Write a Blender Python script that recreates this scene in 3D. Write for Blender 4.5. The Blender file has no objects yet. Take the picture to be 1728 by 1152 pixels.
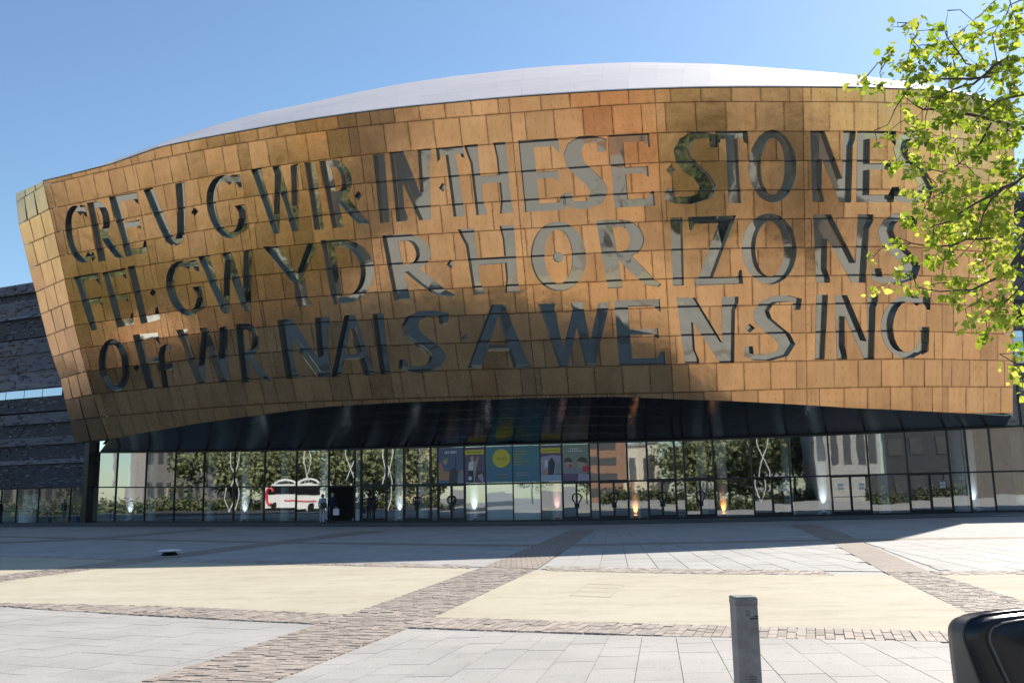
import bpy, bmesh, math, random
import numpy as np
from math import sin, cos, tan, radians, atan, atan2, pi, sqrt, floor, ceil
from mathutils import Vector, Matrix
from mathutils.geometry import delaunay_2d_cdt

rnd = random.Random(11)
scene = bpy.context.scene
COL = scene.collection

# ------------------------------------------------------------------ camera
F, CX, CY = 1540.0, 864.0, 576.0
PITCH = atan(256.0 / F)
ROLL = radians(1.1)
EYE = 1.6
cam = bpy.data.cameras.new('camera')
cam_o = bpy.data.objects.new('camera', cam)
COL.objects.link(cam_o)
fw = Vector((0, cos(PITCH), sin(PITCH)))
up0 = Vector((0, -sin(PITCH), cos(PITCH)))
r0 = Vector((1, 0, 0))
rc = r0 * cos(ROLL) - up0 * sin(ROLL)
uc = r0 * sin(ROLL) + up0 * cos(ROLL)
m = Matrix((rc, uc, -fw)).transposed().to_4x4()
m.translation = Vector((0, 0, EYE))
cam_o.matrix_world = m
cam.sensor_width = 36
cam.lens = 36 * F / 1728
cam.clip_start = 0.05
cam.clip_end = 5000
scene.camera = cam_o

# ------------------------------------------------------------------ sky, sun, exposure
SUN_AZ, SUN_EL = radians(40), radians(40)          # to the right of straight ahead, behind the building
world = bpy.data.worlds.new('World')
scene.world = world
world.use_nodes = True
wn = world.node_tree.nodes
bg = wn['Background']
sky = wn.new('ShaderNodeTexSky')
sky.sky_type = 'NISHITA'
sky.sun_disc = False
sky.sun_elevation = SUN_EL
sky.sun_rotation = SUN_AZ
sky.air_density = 1.0
sky.dust_density = 0.3
sky.ozone_density = 1.0
tint = wn.new('ShaderNodeMixRGB')                   # the clear spring sky is a little greener than the model's
tint.blend_type = 'MULTIPLY'
tint.inputs[0].default_value = 1.0
tint.inputs[2].default_value = (.86, .995, 1.05, 1)
world.node_tree.links.new(sky.outputs[0], tint.inputs[1])
world.node_tree.links.new(tint.outputs[0], bg.inputs[0])
bg.inputs[1].default_value = 0.09
sun = bpy.data.lights.new('sun', 'SUN')
sun.energy = 4.6
sun.angle = radians(0.5)
sun.color = (1.0, 0.93, 0.82)
sun_o = bpy.data.objects.new('sun', sun)
COL.objects.link(sun_o)
to_sun = Vector((sin(SUN_AZ) * cos(SUN_EL), cos(SUN_AZ) * cos(SUN_EL), sin(SUN_EL)))
sun_o.rotation_euler = to_sun.to_track_quat('Z', 'Y').to_euler()
sun_o.location = to_sun * 200
scene.view_settings.view_transform = 'Standard'
scene.view_settings.look = 'None'
scene.view_settings.exposure = 0.75
scene.view_settings.gamma = 1.0
scene.view_settings.use_curve_mapping = False

# ------------------------------------------------------------------ helpers: projection
def ray(x, y):
    u = (x - CX) / F; v = -(y - CY) / F
    u2 = u * cos(ROLL) + v * sin(ROLL); v2 = -u * sin(ROLL) + v * cos(ROLL)
    return np.array([u2, cos(PITCH) - v2 * sin(PITCH), sin(PITCH) + v2 * cos(PITCH)])
E0 = np.array([0, 0, EYE])
def ground(x, y, z=0.0):
    d = ray(x, y); return E0 + d * ((z - EYE) / d[2])
def at_depth(x, y, Y):
    d = ray(x, y); return E0 + d * (Y / d[1])
def on_plane(x, y, p, n):
    d = ray(x, y); return E0 + d * (np.dot(np.array(p) - E0, n) / np.dot(d, n))
def proj(P):
    d = np.asarray(P, float) - E0
    z = d[..., 1] * cos(PITCH) + d[..., 2] * sin(PITCH)
    v2 = (-d[..., 1] * sin(PITCH) + d[..., 2] * cos(PITCH)) / z
    u2 = d[..., 0] / z
    u = u2 * cos(ROLL) - v2 * sin(ROLL); v = u2 * sin(ROLL) + v2 * cos(ROLL)
    return np.stack([CX + u * F, CY - v * F], -1)
def nrm(v):
    v = np.asarray(v, float); return v / np.linalg.norm(v)

# ------------------------------------------------------------------ helpers: objects
def world_loc(o):
    p = Vector((0, 0, 0))
    while o is not None:
        p += o.location; o = o.parent
    return p
def mk(name, verts, faces, mats, parent=None, smooth=False, uvs=None, fmat=None, own=None):
    """one mesh object from world-space vertices; own=a location that becomes its origin"""
    base = world_loc(parent) if parent else Vector((0, 0, 0))
    org = Vector(own) if own is not None else base
    me = bpy.data.meshes.new(name)
    me.from_pydata([(v[0] - org.x, v[1] - org.y, v[2] - org.z) for v in verts], [], [list(f) for f in faces])
    for mm in (mats if isinstance(mats, (list, tuple)) else [mats]):
        me.materials.append(mm)
    if fmat: me.polygons.foreach_set('material_index', fmat)
    if uvs is not None:
        lay = me.uv_layers.new(name='UVMap')
        for lp in me.loops: lay.data[lp.index].uv = uvs[lp.vertex_index]
    if smooth: me.polygons.foreach_set('use_smooth', [True] * len(me.polygons))
    me.update()
    o = bpy.data.objects.new(name, me)
    COL.objects.link(o)
    o.parent = parent
    o.location = org - base
    return o
def tag(o, label=None, cat=None, group=None, kind=None):
    if label: o['label'] = label
    if cat: o['category'] = cat
    if group: o['group'] = group
    if kind: o['kind'] = kind
    return o
def thing(name, loc, label, cat, group=None):
    o = bpy.data.objects.new(name, None)
    o.empty_display_size = 0.3
    COL.objects.link(o)
    o.location = loc
    return tag(o, label, cat, group)

class MB:
    def __init__(s): s.v = []; s.f = []; s.m = []
    def add(s, vs, fs, mi=0):
        b = len(s.v); s.v += [tuple(map(float, p)) for p in vs]
        s.f += [[i + b for i in f] for f in fs]; s.m += [mi] * len(fs)
    def box(s, c, size, ax=None, mi=0):
        """box centred at c, axes ax (3 unit vectors)"""
        c = np.array(c, float)
        ax = ax or (np.array([1., 0, 0]), np.array([0, 1., 0]), np.array([0, 0, 1.]))
        h = [np.array(ax[i]) * size[i] / 2 for i in range(3)]
        vs = [c + sx * h[0] + sy * h[1] + sz * h[2] for sz in (-1, 1) for sy in (-1, 1) for sx in (-1, 1)]
        s.add(vs, [(0, 2, 3, 1), (4, 5, 7, 6), (0, 1, 5, 4), (2, 6, 7, 3), (0, 4, 6, 2), (1, 3, 7, 5)], mi)
    def bar(s, a, b, w, d, side=None, mi=0):
        a = np.array(a, float); b = np.array(b, float)
        z = nrm(b - a)
        x = nrm(side if side is not None else np.cross(z, [0.3, 0.2, 1.0]))
        x = nrm(x - z * np.dot(x, z)); y = np.cross(z, x)
        s.box((a + b) / 2, (w, d, np.linalg.norm(b - a)), (x, y, z), mi)
    def tube(s, pts, rs, n=6, mi=0, cap=True):
        pts = [np.array(p, float) for p in pts]
        if not hasattr(rs, '__len__'): rs = [rs] * len(pts)
        b = len(s.v); ref = None
        for i, p in enumerate(pts):
            t = nrm(pts[min(i + 1, len(pts) - 1)] - pts[max(i - 1, 0)])
            if ref is None: ref = np.array([0, 0, 1.]) if abs(t[2]) < .9 else np.array([1., 0, 0])
            x = nrm(np.cross(ref, t)); y = np.cross(t, x); ref = y if abs(np.dot(y, t)) < .9 else ref
            for k in range(n):
                a = 2 * pi * k / n
                s.v.append(tuple(p + rs[i] * (cos(a) * x + sin(a) * y)))
        for i in range(len(pts) - 1):
            for k in range(n):
                s.f.append([b + i * n + k, b + i * n + (k + 1) % n, b + (i + 1) * n + (k + 1) % n, b + (i + 1) * n + k]); s.m.append(mi)
        if cap:
            s.f.append([b + k for k in range(n)][::-1]); s.m.append(mi)
            e = b + (len(pts) - 1) * n
            s.f.append([e + k for k in range(n)]); s.m.append(mi)
    def lathe(s, c, prof, n=20, mi=0):
        b = len(s.v)
        for r, z in prof:
            for k in range(n):
                a = 2 * pi * k / n
                s.v.append((c[0] + r * cos(a), c[1] + r * sin(a), c[2] + z))
        for i in range(len(prof) - 1):
            for k in range(n):
                s.f.append([b + i * n + k, b + i * n + (k + 1) % n, b + (i + 1) * n + (k + 1) % n, b + (i + 1) * n + k]); s.m.append(mi)
        s.f.append([b + k for k in range(n)][::-1]); s.m.append(mi)
        e = b + (len(prof) - 1) * n
        s.f.append([e + k for k in range(n)]); s.m.append(mi)
    def prism(s, poly, z0, z1, mi=0, bottom=False):
        """poly: 2D points counter-clockwise in plan"""
        n = len(poly); b = len(s.v)
        s.v += [(p[0], p[1], z0) for p in poly] + [(p[0], p[1], z1) for p in poly]
        s.f.append([b + n + i for i in range(n)]); s.m.append(mi)
        for i in range(n):
            j = (i + 1) % n
            s.f.append([b + i, b + j, b + n + j, b + n + i]); s.m.append(mi)
        if bottom: s.f.append([b + i for i in range(n)][::-1]); s.m.append(mi)
    def build(s, name, mats, parent=None, smooth=False, own=None):
        return mk(name, s.v, s.f, mats, parent, smooth, fmat=s.m if isinstance(mats, (list, tuple)) else None, own=own)

# ------------------------------------------------------------------ helpers: materials
class NT:
    def __init__(s, name):
        s.mat = bpy.data.materials.new(name); s.mat.use_nodes = True
        s.t = s.mat.node_tree; s.n = s.t.nodes; s.n.clear()
        s.out = s.n.new('ShaderNodeOutputMaterial')
    def new(s, typ, **kw):
        nd = s.n.new('ShaderNode' + typ)
        for k, v in kw.items(): setattr(nd, k, v)
        return nd
    def link(s, a, b): s.t.links.new(a, b)
    def setin(s, nd, key, val):
        if hasattr(val, 'is_linked') or hasattr(val, 'links'): s.link(val, nd.inputs[key])
        else: nd.inputs[key].default_value = val
    def math(s, op, a, b=None, clamp=False):
        nd = s.new('Math', operation=op); nd.use_clamp = clamp
        s.setin(nd, 0, a)
        if b is not None: s.setin(nd, 1, b)
        return nd.outputs[0]
    def mix(s, fac, a, b, blend='MIX'):
        nd = s.new('MixRGB', blend_type=blend)
        s.setin(nd, 0, fac)
        for i, c in ((1, a), (2, b)):
            s.setin(nd, i, (*c, 1) if isinstance(c, tuple) and len(c) == 3 else c)
        return nd.outputs[0]
    def noise(s, scale, detail=4, rough=.55, vec=None, stretch=None):
        nd = s.new('TexNoise'); nd.inputs['Scale'].default_value = scale
        nd.inputs['Detail'].default_value = detail; nd.inputs['Roughness'].default_value = rough
        if vec is None: vec = s.coord()
        if stretch is not None:
            mp = s.new('Mapping'); mp.inputs['Scale'].default_value = stretch
            s.link(vec, mp.inputs[0]); vec = mp.outputs[0]
        s.link(vec, nd.inputs['Vector'])
        return nd.outputs['Fac']
    def coord(s):
        g = s.new('NewGeometry'); return g.outputs['Position']
    def ramp(s, fac, stops):
        nd = s.new('ValToRGB'); cr = nd.color_ramp
        while len(cr.elements) < len(stops): cr.elements.new(.5)
        for e, (p, c) in zip(cr.elements, stops):
            e.position = p; e.color = (*c, 1) if len(c) == 3 else c
        s.setin(nd, 0, fac); return nd.outputs[0]
    def rand(s):
        o = s.new('ObjectInfo').outputs['Random']; g = s.new('NewGeometry').outputs['Random Per Island']
        return s.math('FRACT', s.math('ADD', o, g))
    def bump(s, h, strength=.3, dist=.02):
        b = s.new('Bump'); b.inputs['Strength'].default_value = strength; b.inputs['Distance'].default_value = dist
        s.link(h, b.inputs['Height']); return b.outputs[0]
    def bsdf(s, **kw):
        b = s.new('BsdfPrincipled')
        for k, v in kw.items():
            key = k.replace('_', ' ')
            if isinstance(v, tuple) and len(v) == 3: v = (*v, 1)
            s.setin(b, key, v)
        return b
    def done(s, sh):
        s.link(sh.outputs[0] if hasattr(sh, 'outputs') else sh, s.out.inputs[0]); return s.mat

def sc(c, k): return tuple(min(1, x * k) for x in c)
def plain(name, col, rough=.6, metal=0.0, var=.18, scale=2.0, tone=0.0, bump=0.0, bscale=30, stretch=None, spec=None):
    t = NT(name)
    c = t.ramp(t.noise(scale, 5, .6, stretch=stretch), [(.25, sc(col, 1 - var)), (.75, sc(col, 1 + var))])
    if tone:
        k = t.ramp(t.rand(), [(0, (1 - tone,) * 3), (1, (1 + tone * .6,) * 3)])
        c = t.mix(1.0, c, k, 'MULTIPLY')
    kw = dict(Base_Color=c, Roughness=rough, Metallic=metal)
    if bump: kw['Normal'] = t.bump(t.noise(bscale, 4, .6), bump, .01)
    b = t.bsdf(**kw)
    if spec is not None: b.inputs['Specular IOR Level'].default_value = spec
    return t.done(b)

# bronze-coloured steel cladding: panel-local UV gives the weathered seams
def bronze_mat():
    t = NT('bronze_steel')
    uv = t.new('UVMap'); uv.uv_map = 'UVMap'
    sp = t.new('SeparateXYZ'); t.link(uv.outputs[0], sp.inputs[0])
    du = t.math('MINIMUM', sp.outputs[0], t.math('SUBTRACT', 1.0, sp.outputs[0]))
    dv = t.math('MINIMUM', sp.outputs[1], t.math('SUBTRACT', 1.0, sp.outputs[1]))
    d = t.math('MINIMUM', du, dv)
    wob = t.math('MULTIPLY', t.math('SUBTRACT', t.noise(2.2, 4, .6), .5), .14)
    d = t.math('ADD', d, wob)
    seam = t.new('MapRange'); seam.inputs['From Min'].default_value = -.02; seam.inputs['From Max'].default_value = .06
    t.link(d, seam.inputs[0])
    base = t.ramp(t.noise(.55, 5, .6), [(.3, (.80, .455, .205)), (.7, (.94, .555, .27))])
    tone = t.ramp(t.rand(), [(0, (.80, .80, .82)), (.5, (.97, .97, .97)), (1, (1.08, 1.06, 1.03))])
    base = t.mix(1.0, base, tone, 'MULTIPLY')
    streak = t.ramp(t.noise(1.1, 5, .65, stretch=(1.6, 1.6, .25)), [(.35, (.82, .80, .78)), (.6, (1, 1, 1))])
    base = t.mix(.7, base, streak, 'MULTIPLY')
    col = t.mix(seam.outputs[0], (.47, .24, .11), base)
    rg = t.math('ADD', t.math('MULTIPLY', t.rand(), .04), t.math('ADD', .115, t.math('MULTIPLY', t.noise(1.7, 4, .6), .08)))
    big = t.noise(.8, 2, .5); fine = t.noise(6, 3, .5)
    h = t.math('ADD', big, t.math('MULTIPLY', fine, .08))
    b = t.bsdf(Base_Color=col, Metallic=.92, Roughness=rg, Normal=t.bump(h, .35, .05))
    return t.done(b)

def glass_mat(name, tint, refl, fac, rough=.015, wave=.25, wscale=.55):
    """reflective glazing: part of the light passes, part is mirrored, the mirror is slightly wavy"""
    t = NT(name)
    tr = t.new('BsdfTransparent'); tr.inputs[0].default_value = (*tint, 1)
    gl = t.new('BsdfGlossy'); gl.inputs['Color'].default_value = (*refl, 1); gl.inputs['Roughness'].default_value = rough
    r = t.rand()
    vec = t.new('VectorMath', operation='ADD')
    t.link(t.coord(), vec.inputs[0])
    cmb = t.new('CombineXYZ'); t.link(t.math('MULTIPLY', r, 37.0), cmb.inputs[0]); t.link(t.math('MULTIPLY', r, 91.0), cmb.inputs[2])
    t.link(cmb.outputs[0], vec.inputs[1])
    t.link(t.bump(t.noise(wscale, 2, .4, vec=vec.outputs[0]), wave, .05), gl.inputs['Normal'])
    lw = t.new('LayerWeight'); lw.inputs[0].default_value = .35
    f = t.math('ADD', fac, t.math('MULTIPLY', lw.outputs['Facing'], .35), clamp=True)
    mx = t.new('MixShader'); t.link(f, mx.inputs[0]); t.link(tr.outputs[0], mx.inputs[1]); t.link(gl.outputs[0], mx.inputs[2])
    return t.done(mx)

def coated_glass_mat():
    t = NT('coated_glass')
    df = t.new('BsdfDiffuse'); df.inputs[0].default_value = (.018, .024, .026, 1)
    gl = t.new('BsdfGlossy'); gl.inputs['Color'].default_value = (.84, .82, .70, 1); gl.inputs['Roughness'].default_value = .04
    t.link(t.bump(t.noise(.5, 2, .4), .3, .05), gl.inputs['Normal'])
    lw = t.new('LayerWeight'); lw.inputs[0].default_value = .35
    f = t.math('ADD', .46, t.math('MULTIPLY', lw.outputs['Facing'], .4), clamp=True)
    mx = t.new('MixShader'); t.link(f, mx.inputs[0]); t.link(df.outputs[0], mx.inputs[1]); t.link(gl.outputs[0], mx.inputs[2])
    return t.done(mx)

def leaf_mat():
    t = NT('young_lime_leaf')
    k = t.rand()
    c1 = t.ramp(k, [(0, (.07, .13, .015)), (.5, (.17, .25, .025)), (1, (.30, .34, .05))])
    c2 = t.ramp(k, [(0, (.20, .36, .015)), (.45, (.46, .58, .035)), (1, (.74, .72, .13))])
    df = t.new('BsdfDiffuse'); t.link(c1, df.inputs[0])
    tl = t.new('BsdfTranslucent'); t.link(c2, tl.inputs[0])
    gl = t.new('BsdfGlossy'); gl.inputs['Roughness'].default_value = .4; gl.inputs['Color'].default_value = (.6, .6, .5, 1)
    mx = t.new('MixShader'); mx.inputs[0].default_value = .58; t.link(df.outputs[0], mx.inputs[1]); t.link(tl.outputs[0], mx.inputs[2])
    m2 = t.new('MixShader'); m2.inputs[0].default_value = .05; t.link(mx.outputs[0], m2.inputs[1]); t.link(gl.outputs[0], m2.inputs[2])
    return t.done(m2)

def slate_mat(name, col, var):
    t = NT(name)
    a = t.noise(1.0, 6, .7, stretch=(.9, .9, 14))
    c = t.ramp(a, [(.30, sc(col, 1 - var)), (.52, col), (.66, sc(col, 1.25)), (.76, sc(col, 2.1))])
    pur = t.ramp(t.noise(.35, 3, .5, stretch=(1, 1, 5)), [(.4, (.92, .92, 1.08)), (.6, (1.1, .96, 1.0))])
    c = t.mix(1.0, c, pur, 'MULTIPLY')
    b = t.bsdf(Base_Color=c, Roughness=.62, Normal=t.bump(t.noise(1.3, 6, .7, stretch=(.8, .8, 11)), .9, .08))
    return t.done(b)

def stone_mat(name, col, tone, speck=.25, rough=.75, stain=.14, big=.6):
    t = NT(name)
    n1 = t.noise(big, 5, .6); n2 = t.noise(55, 3, .7)
    c = t.ramp(n1, [(.3, sc(col, 1 - stain)), (.7, sc(col, 1 + stain * .7))])
    c = t.mix(.8, c, t.ramp(t.noise(5.5, 3, .6), [(.30, (.80, .79, .77)), (.40, (1, 1, 1))]), 'MULTIPLY')
    c = t.mix(.7, c, t.ramp(t.noise(16, 2, .5), [(.26, (.62, .61, .60)), (.30, (1, 1, 1))]), 'MULTIPLY')
    c = t.mix(1.0, c, t.ramp(n2, [(.3, (1 - speck,) * 3), (.65, (1 + speck * .4,) * 3)]), 'MULTIPLY')
    c = t.mix(1.0, c, t.ramp(t.rand(), [(0, (1 - tone,) * 3), (.5, (1,) * 3), (1, (1 + tone * .6, 1 + tone * .55, 1 + tone * .5))]), 'MULTIPLY')
    return t.done(t.bsdf(Base_Color=c, Roughness=rough, Normal=t.bump(n2, .25, .004)))

def sett_sheet_mat():
    t = NT('far_setts')
    br = t.new('TexBrick'); br.inputs['Scale'].default_value = 1.0
    br.inputs['Brick Width'].default_value = .24; br.inputs['Row Height'].default_value = .13
    br.inputs['Mortar Size'].default_value = .012
    br.inputs['Color1'].default_value = (.30, .245, .205, 1); br.inputs['Color2'].default_value = (.37, .31, .265, 1)
    br.inputs['Mortar'].default_value = (.10, .085, .075, 1)
    t.link(t.coord(), br.inputs[0])
    c = t.mix(1.0, br.outputs[0], t.ramp(t.noise(.8, 4, .6), [(.3, (.85,) * 3), (.7, (1.1,) * 3)]), 'MULTIPLY')
    return t.done(t.bsdf(Base_Color=c, Roughness=.8))

M = {}
M['bronze'] = bronze_mat()
M['glass'] = glass_mat('foyer_glass', (.86, .91, .91), (.86, .90, .89), .42, wave=.05)
M['shop_glass'] = glass_mat('shop_glass', (.92, .96, .96), (.84, .89, .88), .16, wave=.05)
M['letter_glass'] = coated_glass_mat()
M['leaf'] = leaf_mat()
M['dark_void'] = plain('dark_backing', (.02, .019, .018), .9)
M['reveal'] = plain('anodised_reveal', (.16, .175, .185), .38, .7, .12)
M['bar'] = plain('glazing_bar', (.045, .047, .05), .4, .4, .1)
M['mullion'] = plain('black_mullion', (.018, .019, .02), .4, .2, .1)
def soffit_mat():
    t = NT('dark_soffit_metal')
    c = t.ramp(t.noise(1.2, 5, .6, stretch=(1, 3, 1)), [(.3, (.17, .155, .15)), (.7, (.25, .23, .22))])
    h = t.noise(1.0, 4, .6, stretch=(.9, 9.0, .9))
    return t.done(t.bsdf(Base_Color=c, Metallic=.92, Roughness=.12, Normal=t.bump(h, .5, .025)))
M['soffit'] = soffit_mat()
M['rivet'] = plain('rivet_heads', (.55, .42, .28), .35, .9, .15)
M['roof'] = plain('roof_steel', (.74, .665, .645), .55, 0, .05, .7, tone=.05)
M['roof_under'] = plain('roof_joint', (.34, .33, .35), .7, 0, .1)
M['slate_a'] = slate_mat('purple_slate', (.135, .130, .145), .5)
M['slate_b'] = slate_mat('dark_slate', (.050, .050, .058), .5)
M['slate_c'] = slate_mat('pale_slate', (.19, .19, .21), .45)
M['slab'] = stone_mat('pale_granite_slab', (.40, .378, .355), .06)
M['base'] = stone_mat('plaza_bedding', (.37, .35, .33), 0, .2)
M['far_slab'] = stone_mat('grey_granite_slab', (.40, .385, .37), .07)
def gravel_mat():
    t = NT('cream_resin_gravel')
    a = t.ramp(t.noise(.22, 6, .62), [(.30, (.43, .385, .30)), (.5, (.50, .455, .36)), (.72, (.53, .49, .40))])
    st1 = t.ramp(t.noise(1.6, 6, .7), [(.34, (.86, .85, .83)), (.52, (1, 1, 1))])
    st2 = t.ramp(t.noise(.9, 5, .6, stretch=(.25, 2.2, 1)), [(.36, (.90, .89, .87)), (.5, (1, 1, 1))])
    sp = t.ramp(t.noise(130, 2, .7), [(.32, (.70, .68, .64)), (.6, (1.08, 1.07, 1.05))])
    c = t.mix(.8, a, st1, 'MULTIPLY'); c = t.mix(.8, c, st2, 'MULTIPLY'); c = t.mix(1.0, c, sp, 'MULTIPLY')
    return t.done(t.bsdf(Base_Color=c, Roughness=.85, Normal=t.bump(t.noise(110, 3, .7), .5, .004)))
M['cream'] = gravel_mat()
M['sett'] = stone_mat('brown_granite_sett', (.385, .325, .28), .28, .3)
M['sett_sheet'] = sett_sheet_mat()
M['apron'] = stone_mat('dark_granite_apron', (.15, .145, .14), 0)
M['column'] = plain('white_column', (.82, .85, .86), .5, 0, .05)
M['floor_in'] = plain('foyer_floor', (.30, .30, .31), .35, 0, .1)
M['wall_in'] = plain('foyer_dark_wall', (.045, .04, .038), .7)
M['ceil_in'] = plain('foyer_ceiling', (.10, .095, .09), .7)
M['frost'] = plain('frosted_film', (.62, .68, .70), .45, 0, .12, .8)
M['bark'] = plain('lime_bark', (.075, .060, .050), .85, 0, .35, 14, bump=.6, bscale=40)
M['twig'] = plain('young_twig', (.085, .062, .050), .75, 0, .3, 30)
M['grey_paint'] = plain('grey_bollard_paint', (.19, .192, .193), .5, .1, .32, 11, bump=.15, bscale=60)
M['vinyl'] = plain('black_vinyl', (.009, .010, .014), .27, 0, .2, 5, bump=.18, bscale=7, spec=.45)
M['vinyl_groundlit'] = plain('black_vinyl_groundlit', (.11, .098, .088), .42, 0, .15, 5)  # black vinyl made lighter and browner: the ground's reflection is painted in
M['black_metal'] = plain('black_metal', (.02, .02, .022), .4, .4)
M['white_paint'] = plain('white_paint', (.78, .79, .80), .35, 0, .05)
M['sky_glass'] = glass_mat('strip_window', (.2, .24, .28), (.9, .95, 1), .55, wave=.1)

# ================================================================== the setting: plaza
def gp(*px): return [tuple(ground(x, y)[:2]) for x, y in px]
def clip_poly(poly, zone):
    """Sutherland-Hodgman: poly clipped to the convex counter-clockwise zone"""
    out = poly
    for i in range(len(zone)):
        a, b = zone[i], zone[(i + 1) % len(zone)]
        inp, out = out, []
        if not inp: return []
        side = lambda p: (b[0] - a[0]) * (p[1] - a[1]) - (b[1] - a[1]) * (p[0] - a[0])
        for j in range(len(inp)):
            p, q = inp[j], inp[(j + 1) % len(inp)]
            sp, sq = side(p), side(q)
            if sp >= 0: out.append(p)
            if (sp >= 0) != (sq >= 0):
                t = sp / (sp - sq); out.append((p[0] + (q[0] - p[0]) * t, p[1] + (q[1] - p[1]) * t))
    return out
def area2(p): return .5 * sum(p[i][0] * p[(i + 1) % len(p)][1] - p[(i + 1) % len(p)][0] * p[i][1] for i in range(len(p)))
def ccw(p): return list(p) if area2(p) > 0 else list(p)[::-1]
def lerp2(a, b, t): return (a[0] + (b[0] - a[0]) * t, a[1] + (b[1] - a[1]) * t)

S = 1600.0
plaza = mk('plaza', [(-S, -S, -.016), (S, -S, -.016), (S, S, -.016), (-S, S, -.016)], [(0, 1, 2, 3)], M['base'])
tag(plaza, kind='structure')

def extend(a, b, d):
    """point beyond b on the line a-b by d metres"""
    L = sqrt((b[0] - a[0]) ** 2 + (b[1] - a[1]) ** 2); return (b[0] + (b[0] - a[0]) / L * d, b[1] + (b[1] - a[1]) / L * d)
# edges of the sett bands in plan
BL = gp((230, 1152), (575, 1040), (817, 955.5), (965, 893)); BL = [extend(BL[1], BL[0], 6)] + BL
BR = gp((450, 1152), (733, 1040), (907, 959), (1005, 893)); BR = [extend(BR[1], BR[0], 6)] + BR
CL = gp((1627, 1029), (1493, 965), (1402, 914.5), (1333, 885)); CL = [extend(CL[1], CL[0], 5)] + CL
CR = gp((1728, 1012.7), (1569, 965), (1445, 909), (1380, 885)); CR = [extend(CR[1], CR[0], 5)] + CR
AL = gp((0, 970), (210, 944), (430, 917), (610, 895)); AL = [extend(AL[1], AL[0], 8)] + AL
AR = gp((0, 981), (254, 946.5), (480, 917), (655, 896)); AR = [extend(AR[1], AR[0], 8)] + AR
DL = gp((0, 914), (187, 905), (340, 892)); DL = [extend(DL[1], DL[0], 12)] + DL
DR = gp((0, 917), (187, 908.5), (365, 893)); DR = [extend(DR[1], DR[0], 12)] + DR
RCt = gp((0, 1016), (292, 1022), (573, 1035), (733, 1040), (1160, 1053), (1285, 1056), (1608, 1064))
RCt = [extend(RCt[1], RCt[0], 8)] + RCt + [extend(RCt[-2], RCt[-1], 8)]
RCb = gp((0, 1021), (121, 1030), (347, 1042), (555, 1052), (699, 1058), (1160, 1072.5), (1285, 1076), (1605, 1082))
RCb = [extend(RCb[1], RCb[0], 8)] + RCb + [extend(RCb[-2], RCb[-1], 8)]
RBt = gp((0, 935), (244, 941), (600, 948), (817, 953), (1000, 956), (1160, 959), (1489, 963), (1728, 962)); RBt = [extend(RBt[1], RBt[0], 10)] + RBt + [extend(RBt[-2], RBt[-1], 10)]
RBb = gp((0, 939), (244, 946), (600, 954.5), (817, 959), (1000, 964), (1160, 967), (1489, 970), (1728, 968)); RBb = [extend(RBb[1], RBb[0], 10)] + RBb + [extend(RBb[-2], RBb[-1], 10)]
RAt = gp((0, 903.5), (208, 908.5), (503, 914), (928, 918.5), (1160, 913.5), (1391, 909.3), (1728, 905)); RAt = [extend(RAt[1], RAt[0], 12)] + RAt + [extend(RAt[-2], RAt[-1], 14)]
RAb = gp((0, 906), (208, 911.5), (503, 917), (928, 922.5), (1160, 917), (1391, 912.5), (1728, 908)); RAb = [extend(RAb[1], RAb[0], 12)] + RAb + [extend(RAb[-2], RAb[-1], 14)]

def strip_sheet(name, a, b, mat, z):
    n = min(len(a), len(b))
    ts = np.linspace(0, 1, 40)
    def samp(p):
        p = np.array(p); L = np.concatenate([[0], np.cumsum(np.linalg.norm(np.diff(p, axis=0), axis=1))]); L /= L[-1]
        return np.stack([np.interp(ts, L, p[:, 0]), np.interp(ts, L, p[:, 1])], 1)
    A, B = samp(a), samp(b)
    vs = [(*p, z) for p in A] + [(*p, z) for p in B]
    k = len(ts)
    fs = [(i, i + 1, k + i + 1, k + i) for i in range(k - 1)]
    p = [vs[i] for i in fs[0]]
    if area2([q[:2] for q in p]) < 0: fs = [f[::-1] for f in fs]
    return mk(name, vs, fs, mat, plaza)

def sheet(name, poly, mat, z):
    poly = ccw(poly)
    return mk(name, [(*p, z) for p in poly], [tuple(range(len(poly)))], mat, plaza)

# cream gravel between the two rings, in three sectors (a thin sheet level with the setts)
cream = strip_sheet('gravel_surface', RBb, RCt, M['cream'], -.006)
# far bands lie flush as sheets; near ones are laid sett by sett
strip_sheet('sett_band', RAt, RAb, M['sett_sheet'], 0.0)
strip_sheet('sett_band', DL, DR, M['sett_sheet'], .004)
strip_sheet('sett_band', AL[2:], AR[2:], M['sett_sheet'], .004)
strip_sheet('sett_band', BL[3:], BR[3:], M['sett_sheet'], .004)
strip_sheet('sett_band', CL[2:], CR[2:], M['sett_sheet'], .004)

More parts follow.
